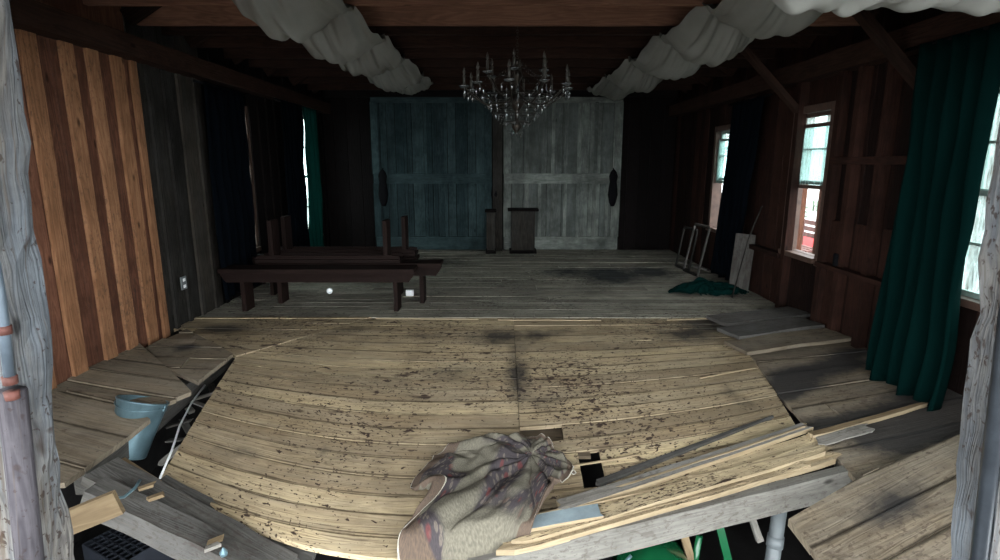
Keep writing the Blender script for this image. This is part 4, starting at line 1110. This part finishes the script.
a=on_y(714,505,2.98); b=on_y(738,600,2.90); timber(a,b,.045,.02,M['green'],'flat green metal post behind the girder','metal_post',side=(1,0,0),jit=0,cat='post')
a=on_y(680,520,2.92); b=on_y(702,600,2.84); timber(a,b,.045,.03,M['tan'],'tan wooden stake below the girder beside the green machine','wooden_stake',side=(1,0,0),cat='stake')
a=on_y(744,495,3.0); b=on_y(760,541,2.94); timber(a,b,.04,.03,M['girder'],'short sawn block hanging under the girder beside the grey pipe','wood_block',side=(1,0,0),cat='block')
a=on_y(784,480,3.05); b=on_y(768,590,2.95); b2=a.lerp(b,1.6)
mb=MB(); mb.tube([a,b,b2],.042,16); o=mb.build('drain_pipe',M['pipe'],smooth=True); tag(o,'grey plastic drain pipe standing under the window-side end of the girder','pipe')
mb=MB(); c1=a.lerp(b,.50); c2=a.lerp(b,.60); mb.tube([c1,c2],.048,16); mb.build('coupling',M['pipe'],o,smooth=True)

# outlet on the grey boards and shelf block
p=on_x(181,283,-WX+.03); mb=MB(); mb.box((0,0,0),(.012,.09,.12)); o=mb.build('wall_socket',M['pipe'],bevel=.004); o.location=(-WX+.055,p.y,p.z)
m2=MB()
for z in (-.03,.03): m2.box((.008,0,z),(.004,.035,.028))
m2.build('socket_face',M['paper'],o); tag(o,'pale grey electrical outlet on the grey boards beside the orange boarding','outlet')
p=on_x(835,250,WX-.1); mb=MB(); mb.lathe([(.03,0),(.034,.01),(.034,.1),(.028,.11),(.0,.11)],n=14); o=mb.build('tin_can',M['black'],smooth=True); o.location=(WX-.07,p.y,.622); tag(o,'dark tin standing on the wall ledge between window and curtain','tin')

# outside the windows ----------------------------------------------
def text(s_,size,mat,parent,loc,rot):
    cu=bpy.data.curves.new('lettering','FONT'); cu.body=s_; cu.size=size; cu.extrude=.01; cu.align_x='CENTER'; cu.materials.append(mat)
    t0=bpy.data.objects.new('t0',cu); COL.objects.link(t0); bpy.context.view_layer.update(); me=bpy.data.meshes.new_from_object(t0); bpy.data.objects.remove(t0)
    o=bpy.data.objects.new('letter',me); COL.objects.link(o); o.parent=parent; o.location=loc; o.rotation_euler=rot; return o
SX=7.2; e_=on_x(806,212,SX); s0=on_x(798,190,SX); s1=on_x(823,235,SX)
r_=empty('white_trailer',(SX,e_.y,-.55))
y0,y1=min(s0.y,s1.y)-1.2,max(s0.y,s1.y)+.15
zb=on_x(806,236,SX).z
mb=MB(); mb.box((.9,(y0+y1)/2-e_.y,(zb+2.6)/2+.55),(1.8,y1-y0,2.6-zb)); mb.build('body',M['white'],r_,bevel=.03)
mb=MB(); mb.box((.9,(y0+y1)/2-e_.y,zb+.55-.16),(1.84,y1-y0+.04,.34)); mb.build('red_band',M['red'],r_,bevel=.02)
for yy in (y0+.5,y1-.5):
    mb=MB(); mb.tube([(.1,yy-e_.y,.33),(.35,yy-e_.y,.33)],.33,20); mb.build('wheel',M['black'],r_,smooth=True)
lt=plain('green_lettering',(.10,.16,.10),.6)
text('E',.36,lt,r_,(-.02,0,e_.z-.12+.55),(math.pi/2,0,-math.pi/2))
h2=on_x(816,206,SX); text('H',.36,lt,r_,(-.02,h2.y-e_.y,h2.z-.12+.55),(math.pi/2,0,-math.pi/2))
tag(r_,'white trailer with green capital letters and a red band, outside the middle window','trailer')
# pink-red slatted bench outside
cp=on_x(792,248,4.6); r_=empty('garden_bench',(4.7,cp.y,-.55)); 
for k in range(4):
    mb=MB(); mb.box((.0,0,.45+.0),(.08,.9,.02)); c_=mb.build('slat',M['rust'],r_); c_.location=(-.18+.11*k,0,.3)
for k in range(3):
    mb=MB(); mb.box((.25,0,.92+.1*k),(.02,.9,.07)); mb.build('back_slat',M['rust'],r_)
for y in (-.4,.4):
    for x in (-.2,.25):
        mb=MB(); mb.box((x,y,.36 if x<0 else .58),(.04,.04,.72 if x<0 else 1.16),axis=2); mb.build('leg',M['rust'],r_)
tag(r_,'reddish slatted bench outside below the middle window','bench')
# porch posts
for k,(x,y,lab) in enumerate(((4.3,4.9,'beyond the window next to the doorway'),(4.3,7.45,'seen through the middle window'),(4.3,8.1,'beside the other one seen through the middle window'),(4.3,10.6,'seen through the farthest window'),(4.3,11.4,'farthest along the porch'))):
    mb=MB(); mb.board((x,y,-.55),(x,y,2.6),.13,.13,side=(0,1,0),seg=6,jit=.006); o=mb.build('porch_post',M['ply']); tag(o,'red-brown porch post '+lab,'post','porch posts')
mb=MB(); mb.board((4.3,1.2,2.68),(4.3,12.5,2.68),.16,.14,side=(1,0,0),seg=10); o=mb.build('porch_beam',M['ply']); tag(o,'red-brown beam on the porch posts outside the windows','beam')
# grey barn
r_=empty('grey_barn',(17,17,-.55)); r_.rotation_euler=(0,0,.6)
mb=MB(); 
for i in range(20): mb.board((-2.5+.26*i,-3.5,0),(-2.5+.26*i,-3.5,3.0),.25,.04,side=(1,0,0))
for i in range(27): mb.board((-2.6,-3.5+.26*i,0),(-2.6,-3.5+.26*i,3.0 ),.25,.04,side=(0,1,0))
mb.build('walls',M['beam'],r_)
mb=MB(); mb.prism([(-2.9,-3.9,2.9),(2.9,-3.9,2.9),(0,-3.9,4.6)],(0,1,0),7.6,rnd=.5); mb.build('roof',plain('teal_metal_roof',(.16,.30,.32),.5,.2,.15,4),r_)
mb=MB(); mb.box((-2.66,-.5,1.0),(.05,1.6,2.0),axis=2); mb.build('door',M['ply'],r_)
tag(r_,'grey board barn with a teal roof out beyond the window next to the doorway','barn')
# trees
def tree(x,y,h,lab,seed):
    rd=random.Random(seed); r_=empty('bare_tree',(x,y,-.6)); mb=MB()
    mb.tube([(0,0,0),(.05,.05,h*.35),(-.05,.1,h*.7),(.05,.0,h)],[h*.03,h*.024,h*.014,.02],8)
    for k in range(26):
        z=h*rd.uniform(.25,.95); a=rd.uniform(0,6.28); l=h*.32*(1.15-z/h); p0=Vector((0,0,z)); p1=p0+Vector((math.cos(a)*l,math.sin(a)*l,l*.5)); mb.tube([p0,p0.lerp(p1,.5)+Vector((0,0,-.05*l)),p1],[.05,.03,.012],5)
    mb.build('trunk',M['beam'],r_,smooth=True)
    m2=MB()
    for k in range(900):
        z=h*rd.uniform(.3,1.05); rr_=h*.34*(1.2-z/h)*math.sqrt(rd.random()); a=rd.uniform(0,6.28); c=Vector((rr_*math.cos(a),rr_*math.sin(a),z)); s_=rd.uniform(.10,.22)
        n_=Vector((rd.uniform(-1,1),rd.uniform(-1,1),rd.uniform(-1,1))).normalized(); t_=n_.orthogonal().normalized()*s_; b_=n_.cross(t_)*.6
        i=len(m2.v); m2.v.extend([tuple(c-t_),tuple(c+b_),tuple(c+t_),tuple(c-b_)]); m2.face([i,i+1,i+2,i+3],[(0,0)]*4,rd.random())
    m2.build('foliage',M['leaf'],r_); tag(r_,lab,'tree','trees beyond the yard')
M['leaf']=plain('grey_green_leaf',(.10,.13,.09),.9,0,.3,4)
for k,(x,y,h) in enumerate(((24,8,8),(29,12,9),(11,29,9),(20,36,10),(30,25,11),(6,37,10),(36,18,10),(14,42,9))):
    tree(x,y,h,'tall thin-leaved tree beyond the yard, %s of eight'%ORD[k],k)
